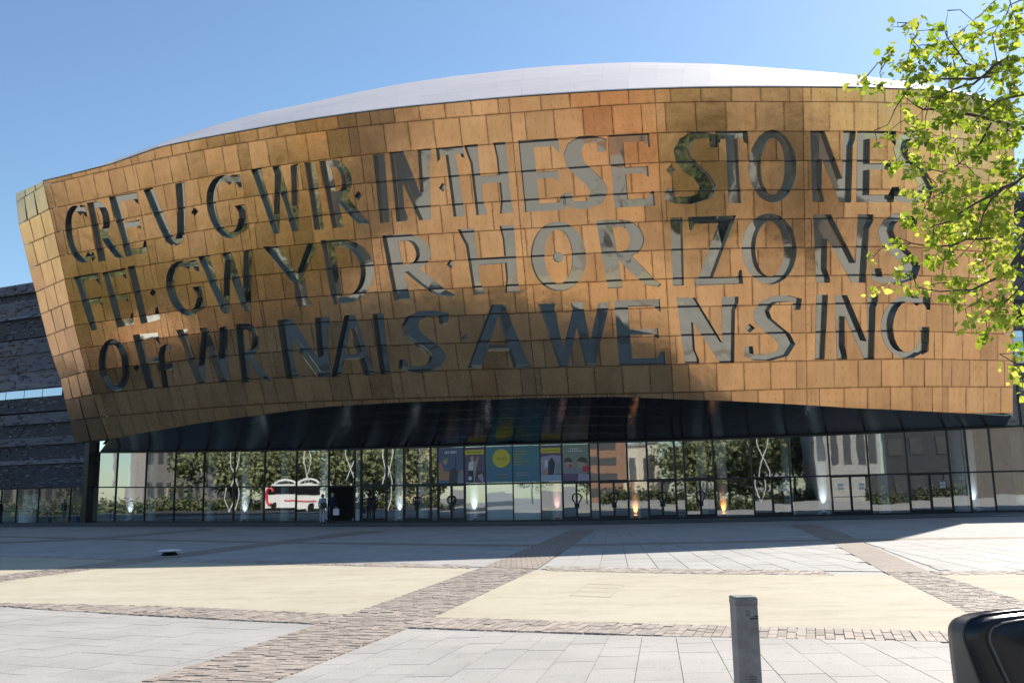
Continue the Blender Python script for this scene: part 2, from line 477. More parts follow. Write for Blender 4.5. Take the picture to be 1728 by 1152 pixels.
pieces = []                      # (size on the picture, kind, polygon, z top)
def px_size(poly):
    c = np.mean(np.array(poly), axis=0)
    if c[1] < 7.5: return 0
    P = proj(np.array([(*p, 0) for p in poly]))
    if P[:, 0].max() < -20 or P[:, 0].min() > 1750 or P[:, 1].min() > 1165: return 0
    return (P[:, 0].max() - P[:, 0].min()) * (P[:, 1].max() - P[:, 1].min())
def lay(zone, origin, dirv, w, l, kind, gap, jit, stagger=.5, fan=None):
    """courses of pieces w across and l along dirv, clipped to a convex zone"""
    zone = ccw(zone)
    d = np.array(dirv) / np.linalg.norm(dirv); nx = np.array([d[1], -d[0]])
    Z = np.array(zone) - np.array(origin)
    a = Z @ nx; b = Z @ d
    for i in range(floor(a.min() / w) - 1, ceil(a.max() / w) + 1):
        off = rnd.random() * l if stagger > .9 else (i % 2) * stagger * l
        y = floor((b.min() - l) / l) * l + off
        while y < b.max() + l:
            ll = l * (1 + rnd.uniform(-jit, jit))
            cs = []
            for (u, v) in ((i * w + gap, y + gap), ((i + 1) * w - gap, y + gap), ((i + 1) * w - gap, y + ll - gap), (i * w + gap, y + ll - gap)):
                p = np.array(origin) + nx * u + d * v
                if fan is not None:                                   # lines draw together towards the fan point
                    k = (fan[1] - p[1]) / fan[2]; p = np.array([fan[0] + (p[0] - fan[0]) * k, p[1]])
                cs.append(tuple(p))
            y += ll
            q = clip_poly(ccw(cs), zone)
            if len(q) >= 3 and abs(area2(q)) > .12 * w * l: pieces.append((px_size(q), kind, q))
def quad_strip(a, b, i, j=None):
    return [a[i], a[i + 1], b[i + 1], b[i]]

# setts: bands near the camera
def samp(p, n):
    p = np.array(p); L = np.concatenate([[0], np.cumsum(np.linalg.norm(np.diff(p, axis=0), axis=1))]); T = np.linspace(0, L[-1], n)
    return [tuple(q) for q in np.stack([np.interp(T, L, p[:, 0]), np.interp(T, L, p[:, 1])], 1)]
for a, b, n0 in ((BL[:4], BR[:4], 3), (CL[:3], CR[:3], 2), (AL[:3], AR[:3], 2)):
    for i in range(len(a) - 1):
        z = [a[i], a[i + 1], b[i + 1], b[i]]
        d = np.array(a[i + 1]) - np.array(a[i])
        lay(z, a[i], (d[1], -d[0]), .080, .155, 'sett', .004, .18, 1.0)
# ring setts, split where the radial band crosses
def ring_pieces(t, b, w, l, cuts):
    n = 26
    A, B = samp(t, n), samp(b, n)
    for i in range(n - 1):
        z = [A[i], A[i + 1], B[i + 1], B[i]]
        c = np.mean(np.array(z), axis=0)
        if any(inside_strip(c, *k) for k in cuts): continue
        d = np.array(A[i + 1]) - np.array(A[i])
        lay(z, A[i], (d[1], -d[0]), w, l, 'sett', .0045, .2, 1.0)
def inside_strip(c, a, b):
    xs = np.interp(c[1], [p[1] for p in a], [p[0] for p in a]); xe = np.interp(c[1], [p[1] for p in b], [p[0] for p in b])
    return xs - .2 < c[0] < xe + .2 and min(p[1] for p in a) < c[1] < max(p[1] for p in a)
ring_pieces(RCt, RCb, .10, .24, [(BL, BR)])
ring_pieces(RBt, RBb, .12, .24, [(BL, BR), (CL, CR)])
# slabs: right of the centre band and left of it
zr = ccw([RCb[5], RCb[8], RCb[9], (RCb[9][0], 3.5), extend(BR[2], BR[1], 2.5)])
lay(zr, (1.0, 10.5), (0.0, 1.0), .375, .52, 'slab', .0028, .22, 1.0, fan=(4.6, 30.0, 19.5))
zl1 = ccw([RCb[3], RCb[4], BL[2], BL[1], BL[0], (-9.5, 3.5)])
zl = ccw([RCb[0], RCb[1], RCb[2], RCb[3], RCb[4], BL[1], BL[0], (-13, 3.5)])
lay(zl, BL[1], (.93, -.37), .38, .52, 'slab', .0028, .22, 1.0)
pieces.sort(key=lambda p: -p[0])
count = {'sett': 0, 'slab': 0}
rest = {'sett': MB(), 'slab': MB()}
NAMES = {'sett': 'sett', 'slab': 'paving_slab'}
for sz, kind, q in pieces:
    z1 = rnd.uniform(-.006, .005) if kind == 'sett' else rnd.uniform(-.0016, .0016)
    if count[kind] < 299 and sz > 0:
        count[kind] += 1
        b = MB(); b.prism(q, -.05, z1)
        c = np.mean(np.array(q), axis=0)
        b.build(NAMES[kind], M[kind], plaza, own=(c[0], c[1], 0))
    else:
        rest[kind].prism(q, -.05, z1)
tag(rest['sett'].build('sett_paving', M['sett'], plaza), kind='stuff')
tag(rest['slab'].build('slab_paving', M['slab'], plaza), kind='stuff')
# far slabs beyond the second ring: real joints too, laid as one surface
keep = pieces; pieces = []
fz1 = ccw([RBt[5], RBt[6], RBt[7], CL[3], CL[4], BR[4], BR[3]])
fz1 = ccw([BR[3], lerp2(BR[3], BR[4], 1.0), CL[4], CL[3], RBt[7]])
lay(fz1, (3.0, 20), (.02, 1.0), .62, 1.1, 'slab', .009, .25, 1.0, fan=(7.0, 75.0, 55.0))
fz2 = ccw([CR[2], CR[3], CR[4], (34, 40.5), (34, 15.5), RBt[8]])
lay(fz2, (11.0, 20), (.12, 1.0), .62, 1.1, 'slab', .009, .25, 1.0)
fz3 = ccw([BL[3], BL[4], AR[4], AR[3], AR[2]])
lay(fz3, (-3.0, 25), (.16, 1.0), .62, 1.1, 'slab', .007, .25, 1.0)
fz4 = ccw([AL[2], AL[3], AL[4], (-30, 60), (-30, 36)])
lay(fz4, (-14.0, 30), (.16, 1.0), .62, 1.1, 'slab', .007, .25, 1.0)
fb = MB()
for sz, kind, q in pieces: fb.prism(q, -.05, rnd.uniform(-.003, .000))
tag(fb.build('far_slab_paving', M['far_slab'], plaza), kind='stuff')
pieces = keep

# darker granite strip along the foot of the building
APX = [-900, -400, 0, 150, 350, 550, 700, 860, 1000, 1100, 1250, 1400, 1540, 1640, 1745, 1900]
APB = [(-400, 884), (0, 882), (150, 881), (350, 881), (550, 881), (700, 880.7), (860, 880), (1000, 878), (1100, 876), (1250, 873), (1400, 870), (1540, 867.2), (1640, 865), (1745, 862.6), (1900, 859.5)]
ab = lambda x: float(np.interp(x, [p[0] for p in APB], [p[1] for p in APB]))
strip_sheet('granite_apron', [tuple(ground(x, ab(x) - .2)[:2]) for x in APX], [tuple(ground(x, ab(x) + 6.5)[:2]) for x in APX], M['apron'], .007)

# ================================================================== the arts centre
centre = thing('arts_centre', (0, 53, 0), 'bronze clad arts centre with huge window letters spelling lines of verse over a glass foyer', 'theatre building')

# ---- front of the bronze shell: a ruled surface between line 0 (under the eaves course) and line 11
CTRL = [(74, 312, 56.1, 184, 741, 61.6), (399, 243, 48.3, 482, 722, 54.0), (603, 214, 44.5, 675, 716, 50.3), (861, 191, 42.4, 912, 712, 47.7),
        (1106, 174, 41.9, 1139, 709, 46.4), (1355, 172, 42.9, 1362, 702, 47.1), (1500, 173.5, 44.4, 1502, 699, 48.4), (1712, 200, 48.2, 1709, 697, 52.0)]
TP = np.array([at_depth(a, b, c) for a, b, c, *_ in CTRL]); BP = np.array([at_depth(a, b, c) for *_, a, b, c in CTRL])
mid = (TP + BP) / 2
KN = np.concatenate([[0], np.cumsum(np.linalg.norm(np.diff(mid, axis=0), axis=1))])
SL = KN[-1]
def hermite(K, P):
    T = np.gradient(P, K, axis=0)
    def f(s):
        s = np.asarray(s, float)
        i = np.clip(np.searchsorted(K, s) - 1, 0, len(K) - 2)
        h = K[i + 1] - K[i]; u = (s - K[i]) / h
        u = np.asarray(u)[..., None]; h = np.asarray(h)[..., None]
        return (2*u**3 - 3*u**2 + 1) * P[i] + (u**3 - 2*u**2 + u) * h * T[i] + (3*u**2 - 2*u**3) * P[i+1] + (u**3 - u**2) * h * T[i+1]
    return f
topf, botf = hermite(KN, TP), hermite(KN, BP)
ROWS = 11
def surf(s, t):
    t = np.asarray(t, float)[..., None] / ROWS
    b = np.interp(np.asarray(s, float), KN, [.55, .55, .5, .32, .15, 0, 0, 0])[..., None]      # the left flank tucks under
    return topf(s) * (1 - t) + botf(s) * t + np.array([-.25, -1., 0]) * b * t * t * (1 - t) * 6.75
def surf_n(s, t):
    e = .02
    n = np.cross(surf(s + e, t) - surf(s - e, t), surf(s, t + e) - surf(s, t - e))
    n = n / np.linalg.norm(n, axis=-1, keepdims=True)
    return n * np.where(n[..., 1:2] > 0, -1, 1)
gs, gt = np.meshgrid(np.linspace(0, SL, 160), np.linspace(-1, 12, 60), indexing='ij')
gpx = proj(surf(gs.ravel(), gt.ravel())).reshape(160, 60, 2)
def inv(x, y):
    """picture point to shell coordinates (s in metres along, t in courses down)"""
    d = ((gpx - np.array([x, y])) ** 2).sum(-1); i = np.unravel_index(d.argmin(), d.shape)
    s, t = gs[i], gt[i]
    for _ in range(8):
        e = 1e-3
        p = proj(surf(s, t)); ps = (proj(surf(s + e, t)) - p) / e; pt = (proj(surf(s, t + e)) - p) / e
        ds = np.linalg.solve(np.stack([ps, pt], 1), np.array([x, y]) - p)
        s += ds[0]; t += ds[1]
    return float(s), float(t)
CH = float(np.linalg.norm(surf(SL * .6, 0.) - surf(SL * .6, 11.)) / ROWS)     # height of one course
edge_px = [(74, 306), (187, 278), (270, 249), (399, 224), (603, 191), (861, 165), (1106, 151), (1355, 148), (1500, 151), (1620, 158), (1712, 184)]
te = np.array([inv(*p) for p in edge_px]); te[0, 0] = 0; te[-1, 0] = SL
low_px = [(184, 741), (226, 733), (273, 725), (325, 716), (417, 703), (492, 693), (567, 685), (678, 679), (820, 674.5), (880, 672), (1042, 669.5), (1139, 673.5), (1240, 677), (1325, 681.5), (1438, 688.6), (1539, 693), (1620, 697), (1709, 702)]
le = np.array([inv(*p) for p in low_px]); le[0, 0] = 0; le[-1, 0] = SL
t_top = lambda s: np.interp(s, te[:, 0], te[:, 1])
t_bot = lambda s: np.interp(s, le[:, 0], le[:, 1])

# ---- the letters, drawn as strokes in a unit box (x right, y up)
def ring(cx, cy, rx, ry, a0, a1, wx, wy, n=None):
    n = n or max(4, int(abs(a1 - a0) / 15)); out = []
    A = [radians(a0 + (a1 - a0) * i / n) for i in range(n + 1)]
    for i in range(n):
        p = []
        for a in (A[i], A[i + 1]): p.append((cx + rx * cos(a), cy + ry * sin(a)))
        for a in (A[i + 1], A[i]): p.append((cx + (rx - wx) * cos(a), cy + (ry - wy) * sin(a)))
        out.append(p)
    return out
def st(x0, y0, x1, y1, w0, w1=None):
    w1 = w0 if w1 is None else w1
    return [[(x0, y0), (x0 + w0, y0), (x1 + w1, y1), (x1, y1)]]
def bx(x0, y0, x1, y1): return [[(x0, y0), (x1, y0), (x1, y1), (x0, y1)]]
def path(pts, wx, wy, ws=None):
    P = np.array(pts, float); out = []
    L, R_ = [], []
    for i in range(len(P)):
        t = P[min(i + 1, len(P) - 1)] - P[max(i - 1, 0)]
        t = t / np.array([wx, wy]); t /= np.linalg.norm(t)
        k = ws[i] if ws else 1
        n = np.array([-t[1] * wx, t[0] * wy]) * .5 * k
        L.append(P[i] + n); R_.append(P[i] - n)
    for i in range(len(P) - 1): out.append([tuple(L[i]), tuple(L[i + 1]), tuple(R_[i + 1]), tuple(R_[i])])
    return out
def glyph(ch, w):
    h = .105
    if ch == 'I': return st(0, 1, .12, 0, 1, .8)
    if ch == 'C': return ring(.56, .5, .56, .5, 52, 306, w, .105, 17) + [[(.80, .99), (1.0, .97), (1.0, .78), (.93, .78), (.84, .88), (.78, .89)]] + [[(.82, .10), (.94, .17), (1, .07), (.86, .0)]]
    if ch == 'G': return ring(.54, .5, .54, .5, 55, 330, w, .10, 18) + [[(.78, .975), (1.0, .97), (1.0, .77), (.93, .77), (.86, .86), (.74, .88)]] + [[(.74, .50), (1, .50), (1, .12), (.86, .06), (.80, .16), (.82, .40)]]
    if ch == 'R': return st(0, 1, .05, 0, w) + bx(w * .6, 1 - h, .42, 1) + bx(w * .8, .44, .42, .44 + h * .9) + ring(.42, .72, .40, .28, -90, 90, w * .95, h, 9) + path([(.40, .47), (.62, .25), (.82, .06), (1.0, .0)], w, .13, [1, 1, .85, .35])
    if ch == 'E': return st(0, 1, .03, 0, w) + bx(w * .6, 1 - h, .88, 1) + [[(.84, 1), (.98, 1), (.98, .80), (.90, .84), (.84, 1 - h)]] + bx(w * .8, .46, .82, .46 + h * .85) + [[(.78, .55), (.90, .56), (.90, .40), (.84, .42), (.78, .46)]] + bx(w * .7, 0, .9, h) + [[(.84, h), (.93, .2), (1.0, .2), (1.0, 0), (.84, 0)]]
    if ch == 'F': return st(0, 1, .10, 0, w, w * .85) + bx(w * .6, 1 - h, .86, 1) + [[(.82, 1), (.97, 1), (.97, .78), (.90, .83), (.82, 1 - h)]] + bx(w * .9, .46, .82, .46 + h) + [[(.78, .56), (.90, .58), (.90, .40), (.78, .46)]]
    if ch == 'L': return st(0, 1, .03, 0, w) + bx(w * .7, 0, .85, h) + [[(.78, h), (.90, .22), (1.0, .22), (1.0, 0), (.78, 0)]]
    if ch == 'V': return path([(.10, 1.0), (.20, .70), (.34, .35), (.46, .12), (.58, .05)], w, .10) + path([(.89, 1.0), (.85, .55), (.78, .2), (.68, .06), (.56, .05)], w * .9, .10)
    if ch == 'W': return [[(0, 1), (w * 1.15, 1), (w * 1.1, .9), (.45, 0), (.30, 0)]] + [[(.30, 0), (.45, 0), (.62, .99), (.50, .93)]] + [[(.46, 1), (.62, 1), (.92, 0), (.76, 0)]] + [[(.76, 0), (.92, 0), (1.0, 1), (.84, .98)]]
    if ch == 'N': return [[(0, 1), (w * .95, 1), (w * .9, .2), (w * 1.15, .06), (w * 1.15, 0), (.02, 0)]] + [[(0, 1), (w * 1.15, 1), (1.0, 0), (1 - w * 1.1, 0)]] + [[(1 - w, 1), (1.02, 1), (1.02, .90), (.97, .80), (1.0, 0), (1 - w * .9, .1)]]
    if ch == 'T': return bx(0, 1 - h, 1, 1) + [[(0, 1), (.1, 1), (.16, .86), (.0, .80)]] + [[(.86, 1), (1, 1), (1, .82), (.88, .85)]] + st(.5 - w / 2, .95, .5 - w / 2 + .04, 0, w, w * 1.1)
    if ch == 'H': return [[(0, 1), (w * 1.2, 1), (w * 1.15, .8), (w * 1.12, .2), (w * 1.35, 0), (.10, 0), (.10, .75), (.05, .86)]] + [[(1 - w * 1.15, 1), (.97, 1), (.97, .8), (.97, .2), (1, 0), (1 - w * 1.2, 0), (1 - w * 1.0, .2), (1 - w * 1.0, .8)]] + bx(w, .44, 1 - w * .9, .44 + h)
    if ch == 'S': return path([(.97, .78), (.95, .93), (.72, .955), (.42, .95), (.22, .88), (.14, .76), (.24, .62), (.48, .49), (.74, .37), (.88, .24), (.80, .10), (.52, .045), (.22, .055), (.06, .08), (.03, .22)],
                              w, .12, [.55, .75, .8, .95, 1.05, 1.15, 1.2, 1.25, 1.2, 1.15, 1.05, .95, .85, .7, .5])
    if ch == 'Y': return [[(0, 1), (w * 1.1, 1), (.62, .42), (.44, .40)]] + [[(.84, 1), (1, 1), (1, .93), (.62, .42), (.48, .42)]] + [[(.44, .46), (.44 + w, .46), (.44 + w, .12), (.44 + w * 1.35, 0), (.44, 0)]]
    if ch == 'D': return st(0, 1, .02, 0, w) + bx(w * .6, 1 - h, .35, 1) + bx(w * .7, 0, .35, h) + ring(.35, .5, .63, .5, -90, 90, w * 1.05, h, 12)
    if ch == 'O': return ring(.5, .5, .5, .5, 0, 360, w, .11, 26)
    if ch == 'Z': return bx(.05, 1 - h, .95, 1) + [[(.0, 1), (.1, 1), (.12, 1 - h), (.04, .80), (.0, .82)]] + [[(1 - w * 1.2, 1), (1, 1), (w * 1.15, 0), (0, 0)]] + bx(.0, 0, 1, h) + [[(.88, h), (.95, .2), (1, .2), (1, 0), (.88, 0)]]
    if ch == 'A': return [[(.36, 1), (.60, 1), (.22, .0), (.0, .0)]] + [[(.40, 1), (.64, 1), (1.0, 0), (1.0 - w * 1.2, 0)]] + bx(.25, .27, .75, .27 + h * .9)
    if ch == 'f': return [[(.1, 0), (.55, 0), (.5, .5), (.5, .8), (.12, .8), (.12, .5)]] + bx(0, .40, .95, .40 + .17) + path([(.31, .75), (.40, .90), (.62, .94), (.95, .93)], .38, .16, [1, 1, 1, .9]) + [[(.8, .57), (1, .57), (1, .3)]]
    if ch == 'o': return ring(.5, .5, .5, .5, 0, 360, .5, .5, 12)
    if ch == '.': return [[(.5, 0), (1, .5), (.5, 1), (0, .5)]]
def z1(x0, y0, s): return lambda x, y: (x0 + x / s, y0 + y / s)
A1 = z1(0, 280, 3.841); A2 = z1(400, 180, 3.3875); A3 = z1(820, 130, 3.4917); A4 = z1(1240, 120, 3.3873)
A5 = z1(0, 480, 3.841); A6 = z1(400, 460, 3.6); A7 = z1(820, 440, 3.6); A8 = z1(1240, 440, 3.541)
ID = lambda x, y: (x, y)
# character, stem fraction, reader, top-left, top-right, bottom-left, bottom-right
TEXT = [
 ('top', [('C', .27, A1, (395, 268), (548, 246), (462, 645), (625, 615)), ('R', .30, A1, (563, 240), (715, 215), (632, 622), (797, 592)), ('E', .32, A1, (706, 202), (888, 168), (812, 590), (958, 562)),
   ('V', .24, A1, (935, 152), (1195, 105), (1005, 548), (1235, 500)), ('.', 0, A1, (1240, 272), (1285, 268), (1240, 328), (1285, 322)), ('G', .25, A1, (1300, 82), (1553, 42), (1388, 492), (1615, 452)),
   ('W', .20, A2, (80, 360), (350, 325), (140, 737), (372, 708)), ('I', 1, A2, (385, 320), (444, 317), (434, 706), (502, 698)), ('R', .30, A2, (472, 312), (665, 292), (533, 697), (757, 668)),
   ('.', 0, A2, (670, 485), (715, 480), (672, 538), (717, 533)),
   ('I', 1, A2, (777, 277), (842, 270), (808, 667), (878, 658)), ('N', .30, A2, (870, 262), (1103, 240), (908, 658), (1110, 645)), ('.', 0, A2, (1152, 438), (1196, 432), (1156, 492), (1200, 486)),
   ('T', .36, A2, (1137, 238), (1292, 224), (1178, 634), (1346, 622)), ('H', .27, A2, (1297, 222), (1540, 200), (1345, 622), (1580, 605)),
   ('E', .36, A3, (190, 374), (432, 361), (224, 797), (470, 780)), ('S', .42, A3, (478, 352), (690, 345), (474, 778), (694, 770)), ('E', .34, A3, (722, 345), (966, 332), (750, 770), (997, 758)),
   ('.', 0, A3, (1062, 516), (1116, 514), (1062, 582), (1116, 580)),
   ('S', .34, A3, (1135, 325), (1352, 322), (1062, 750), (1338, 742)), ('T', .36, A3, (1350, 322), (1538, 317), (1362, 746), (1550, 742)), ('O', .25, A4, (78, 336), (352, 336), (78, 752), (352, 752)),
   ('N', .27, A4, (432, 341), (686, 342), (440, 748), (664, 752)), ('E', .32, A4, (700, 344), (926, 344), (688, 750), (908, 750)), ('S', .36, A4, (925, 343), (1100, 343), (905, 752), (1128, 752))]),
 ('middle', [('F', .34, A1, (478, 718), (640, 690), (580, 1070), (712, 1045)), ('E', .34, A1, (663, 692), (812, 660), (760, 1048), (872, 1022)), ('L', .34, A1, (830, 652), (960, 628), (912, 1024), (1042, 995)),
   ('.', 0, A1, (970, 800), (1012, 795), (970, 848), (1012, 843)), ('G', .24, A1, (1040, 635), (1278, 598), (1128, 990), (1340, 955)), ('W', .20, A1, (1283, 588), (1634, 540), (1360, 968), (1652, 938)),
   ('Y', .26, A2, (150, 800), (452, 783), (232, 1152), (492, 1130)), ('D', .25, A2, (478, 764), (782, 745), (543, 1132), (800, 1105)), ('R', .27, A2, (828, 736), (1140, 716), (882, 1107), (1238, 1082)),
   ('.', 0, A2, (1198, 874), (1245, 870), (1198, 930), (1245, 926)), ('H', .24, A2, (1262, 702), (1592, 675), (1322, 1077), (1618, 1058)),
   ('O', .25, ID, (894, 374), (988, 374), (897, 491.5), (991, 491.5)), ('o', .5, ID, (933, 425), (951, 425), (933, 443), (951, 443)), ('R', .27, ID, (1006, 372), (1100, 369), (1021, 487), (1114, 482)),
   ('I', 1, ID, (1131, 367.5), (1151.5, 366.5), (1133, 482.5), (1156, 481)), ('Z', .26, ID, (1161, 366), (1242, 363.5), (1174, 482), (1254, 478.5)), ('O', .24, ID, (1251, 360), (1344, 360), (1252, 480), (1345, 480)),
   ('N', .25, ID, (1372, 362), (1472, 362), (1375, 477), (1460, 477)), ('S', .38, ID, (1490, 361), (1542, 361), (1474, 478.5), (1548, 478.5))]),
 ('bottom', [('O', .24, A5, (632, 352), (830, 350), (655, 690), (858, 690)), ('.', 0, A5, (866, 520), (906, 516), (866, 562), (906, 558)), ('F', .36, A5, (862, 326), (1030, 308), (940, 678), (1090, 660)), ('f', .5, A5, (1010, 398), (1110, 388), (1050, 670), (1130, 660)),
   ('W', .20, A5, (1143, 295), (1478, 265), (1190, 650), (1500, 632)), ('R', .27, A5, (1528, 256), (1698, 245), (1562, 638), (1752, 618)),
   ('N', .26, A6, (246, 288), (556, 268), (296, 645), (570, 630)), ('A', .20, A6, (575, 262), (800, 252), (575, 635), (840, 620)), ('I', 1, A6, (822, 250), (888, 245), (864, 620), (938, 612)), ('S', .36, A6, (1020, 236), (1270, 228), (995, 607), (1245, 602)),
   ('.', 0, A6, (1364, 376), (1412, 372), (1364, 420), (1412, 416)), ('A', .22, A7, (-60, 268), (210, 262), (-110, 650), (272, 650)), ('W', .21, A7, (315, 262), (755, 245), (345, 650), (690, 636)),
   ('E', .28, A7, (779, 241), (1062, 232), (802, 637), (1090, 629)), ('N', .26, A7, (1157, 226), (1528, 218), (1203, 622), (1508, 618)), ('.', 0, A7, (1572, 382), (1634, 380), (1572, 438), (1634, 436)),
   ('S', .32, A8, (140, 210), (390, 208), (60, 596), (330, 592)), ('I', 1, A8, (488, 204), (556, 203), (470, 590), (542, 588)), ('N', .24, A8, (598, 205), (852, 203), (607, 588), (832, 588)), ('G', .24, A8, (872, 205), (1170, 205), (872, 586), (1155, 584))])]
def in_poly(p, poly):
    x, y = p; c = False; j = len(poly) - 1
    for i in range(len(poly)):
        xi, yi = poly[i]; xj, yj = poly[j]
        if (yi > y) != (yj > y) and x < (xj - xi) * (y - yi) / (yj - yi + 1e-30) + xi: c = not c
        j = i
    return c
letters = []
for line, items in TEXT:
    for ch, w, rd, tl, tr, bl, br in items:
        q = [np.array(inv(*rd(*p))) for p in (tl, tr, bl, br)]
        for p in q: p[1] *= CH
        polys = []
        for g in glyph(ch, w):
            poly = []
            for (x, y) in g:
                p = (q[0] * (1 - x) + q[1] * x) * y + (q[2] * (1 - x) + q[3] * x) * (1 - y)
                poly.append((float(p[0]), float(p[1])))
            polys.append(poly)
        A = np.array([p for g in polys for p in g])
        letters.append(dict(ch=ch, line=line, polys=polys, lo=A.min(0), hi=A.max(0)))
def cdt(polys, extra_edges=()):
    vs, es = [], []
    for poly in polys:
        b = len(vs); n = len(poly)
        vs += [Vector(p) for p in poly]; es += [(b + i, b + (i + 1) % n) for i in range(n)]
    for a, b in extra_edges:
        k = len(vs); vs += [Vector(a), Vector(b)]; es.append((k, k + 1))
    r = delaunay_2d_cdt(vs, es, [], 0, 1e-5)
    return [tuple(v) for v in r[0]], [tuple(f) for f in r[2]]
def boundary(tris):
    cnt = {}
    for f in tris:
        for i in range(len(f)):
            a, b = f[i], f[(i + 1) % len(f)]; cnt[(a, b)] = 1
    return [(a, b) for (a, b) in cnt if (b, a) not in cnt]
def to3(v, off=0.0):
    v = np.asarray(v, float); s, t = v[:, 0], v[:, 1] / CH
    P = surf(s, t)
    return P + surf_n(s, t) * off if off else P

# ---- cladding panels, cut where the letters are
def panel_mesh(poly, holes, rect, tilt=.006, thick=.05, proud=0.0):
    """verts, faces, uvs of one flat panel of the front; poly in (s, metres down)"""
    near = [L for L in holes if L['lo'][0] < max(p[0] for p in poly) and L['hi'][0] > min(p[0] for p in poly) and L['lo'][1] < max(p[1] for p in poly) and L['hi'][1] > min(p[1] for p in poly)]
    hp = [g for L in near for g in L['polys']]
    vs, fs = cdt([poly] + hp)
    keep = []
    for f in fs:
        c = (sum(vs[i][0] for i in f) / len(f), sum(vs[i][1] for i in f) / len(f))
        if in_poly(c, poly) and not any(in_poly(c, g) for g in hp): keep.append(f)
    if not keep: return None
    comps, left = [], list(keep)
    while left:
        comp = [left.pop()]; vset = set(comp[0]); grew = True
        while grew:
            grew = False
            for f in list(left):
                if vset & set(f): comp.append(f); vset |= set(f); left.remove(f); grew = True
        comps.append(comp)
    return [panel_piece(poly, vs, c, rect, tilt, thick, proud) for c in comps]
def panel_piece(poly, vs, keep, rect, tilt, thick, proud):
    used = sorted({i for f in keep for i in f}); idx = {u: k for k, u in enumerate(used)}
    V = [vs[i] for i in used]; keep = [tuple(idx[i] for i in f) for f in keep]
    C4 = to3(np.array(poly)); c = C4.mean(0); _, _, vh = np.linalg.svd(C4 - c); n = vh[2]; n = n if n[1] < 0 else -n
    n = nrm(n + np.array([rnd.gauss(0, tilt), 0, rnd.gauss(0, tilt)]))
    P = to3(np.array(V)); P = P - ((P - c) @ n)[:, None] * n + n * (proud + rnd.uniform(0, .012))
    nf = len(P)
    verts = list(P) + list(P - n * thick)
    faces = []
    f0 = keep[0]; a, b, d = (P[f0[i]] for i in range(3))
    flip = np.dot(np.cross(b - a, d - a), n) < 0
    if flip: keep = [f[::-1] for f in keep]
    for f in keep: faces.append(f)
    for a, b in boundary(keep): faces.append((b, a, a + nf, b + nf))
    s0, s1, u0, u1 = rect
    uv = [((v[0] - s0) / (s1 - s0), (v[1] - u0) / (u1 - u0)) for v in V] * 2
    return verts, faces, uv, P, n
bay_px = [227, 1590]
bays = sorted([0.0] + [float(KN[i]) for i in (1, 2, 3, 4, 5)] + [inv(227, 300)[0], inv(1590, 450)[0]] + [SL])
panels = []; rivets = MB()
GAP = .008
for bi in range(len(bays) - 1):
    s0, s1 = bays[bi], bays[bi + 1]; n = max(1, round((s1 - s0) / 1.44)); w = (s1 - s0) / n
    for r in range(-1, 11):
        off = [.0, .45, .2, .6, .1, .5, .3, .0, .4, .15, .55, .25][(r + 1 + bi) % 12]
        cuts = [s0] + [s0 + (k + off) * w for k in range(n + 1) if .12 * w < (k + off) * w < s1 - s0 - .12 * w] + [s1]
        for k in range(len(cuts) - 1):
            a, b = cuts[k] + GAP, cuts[k + 1] - GAP
            up = [max(r, t_top(x)) + GAP for x in (a, (a + b) / 2, b)]; lo = [min(r + 1, t_bot(x)) - GAP for x in (a, (a + b) / 2, b)]
            if max(l - u for l, u in zip(lo, up)) < .09: continue
            lo = [max(l, u + .02) for l, u in zip(lo, up)]
            poly = [(a, up[0] * CH), ((a + b) / 2, up[1] * CH), (b, up[2] * CH), (b, lo[2] * CH), ((a + b) / 2, lo[1] * CH), (a, lo[0] * CH)]
            res = panel_mesh(poly, letters, (a, b, r * CH, (r + 1) * CH))
            if res is None: continue
            for one in res:
                P = proj(one[3]); panels.append((np.ptp(P[:, 0]) * np.ptp(P[:, 1]), one))
            res = res[0]
            hp = [g for L in letters if L['lo'][0] < b and L['hi'][0] > a and L['lo'][1] < lo[1] * CH and L['hi'][1] > up[1] * CH for g in L['polys']]
            nn = res[4]
            spots = [(a + .05, v) for v in (.12, .3, .5, .7, .88)] + [(a + (b - a) * f, v) for f in (.36, .68) for v in (.25, .33, .67, .75)]
            for (x, v) in spots:
                y = (up[1] + (lo[1] - up[1]) * v) * CH
                if lo[1] - up[1] < .5 and rnd.random() < .5: continue
                if any(in_poly((x + dx, y), g) for g in hp for dx in (-.06, 0, .06)): continue
                p = to3(np.array([(x, y)]))[0] + nn * .012
                e1 = nrm(np.cross(nn, [0, 0, 1])); e2 = np.cross(nn, e1); rr = .020
                ringv = [p + rr * (cos(q) * e1 + sin(q) * e2) for q in np.linspace(0, 2 * pi, 6, endpoint=False)]
                rivets.add(ringv + [p + nn * .018], [(i, (i + 1) % 6, 6) for i in range(6)])
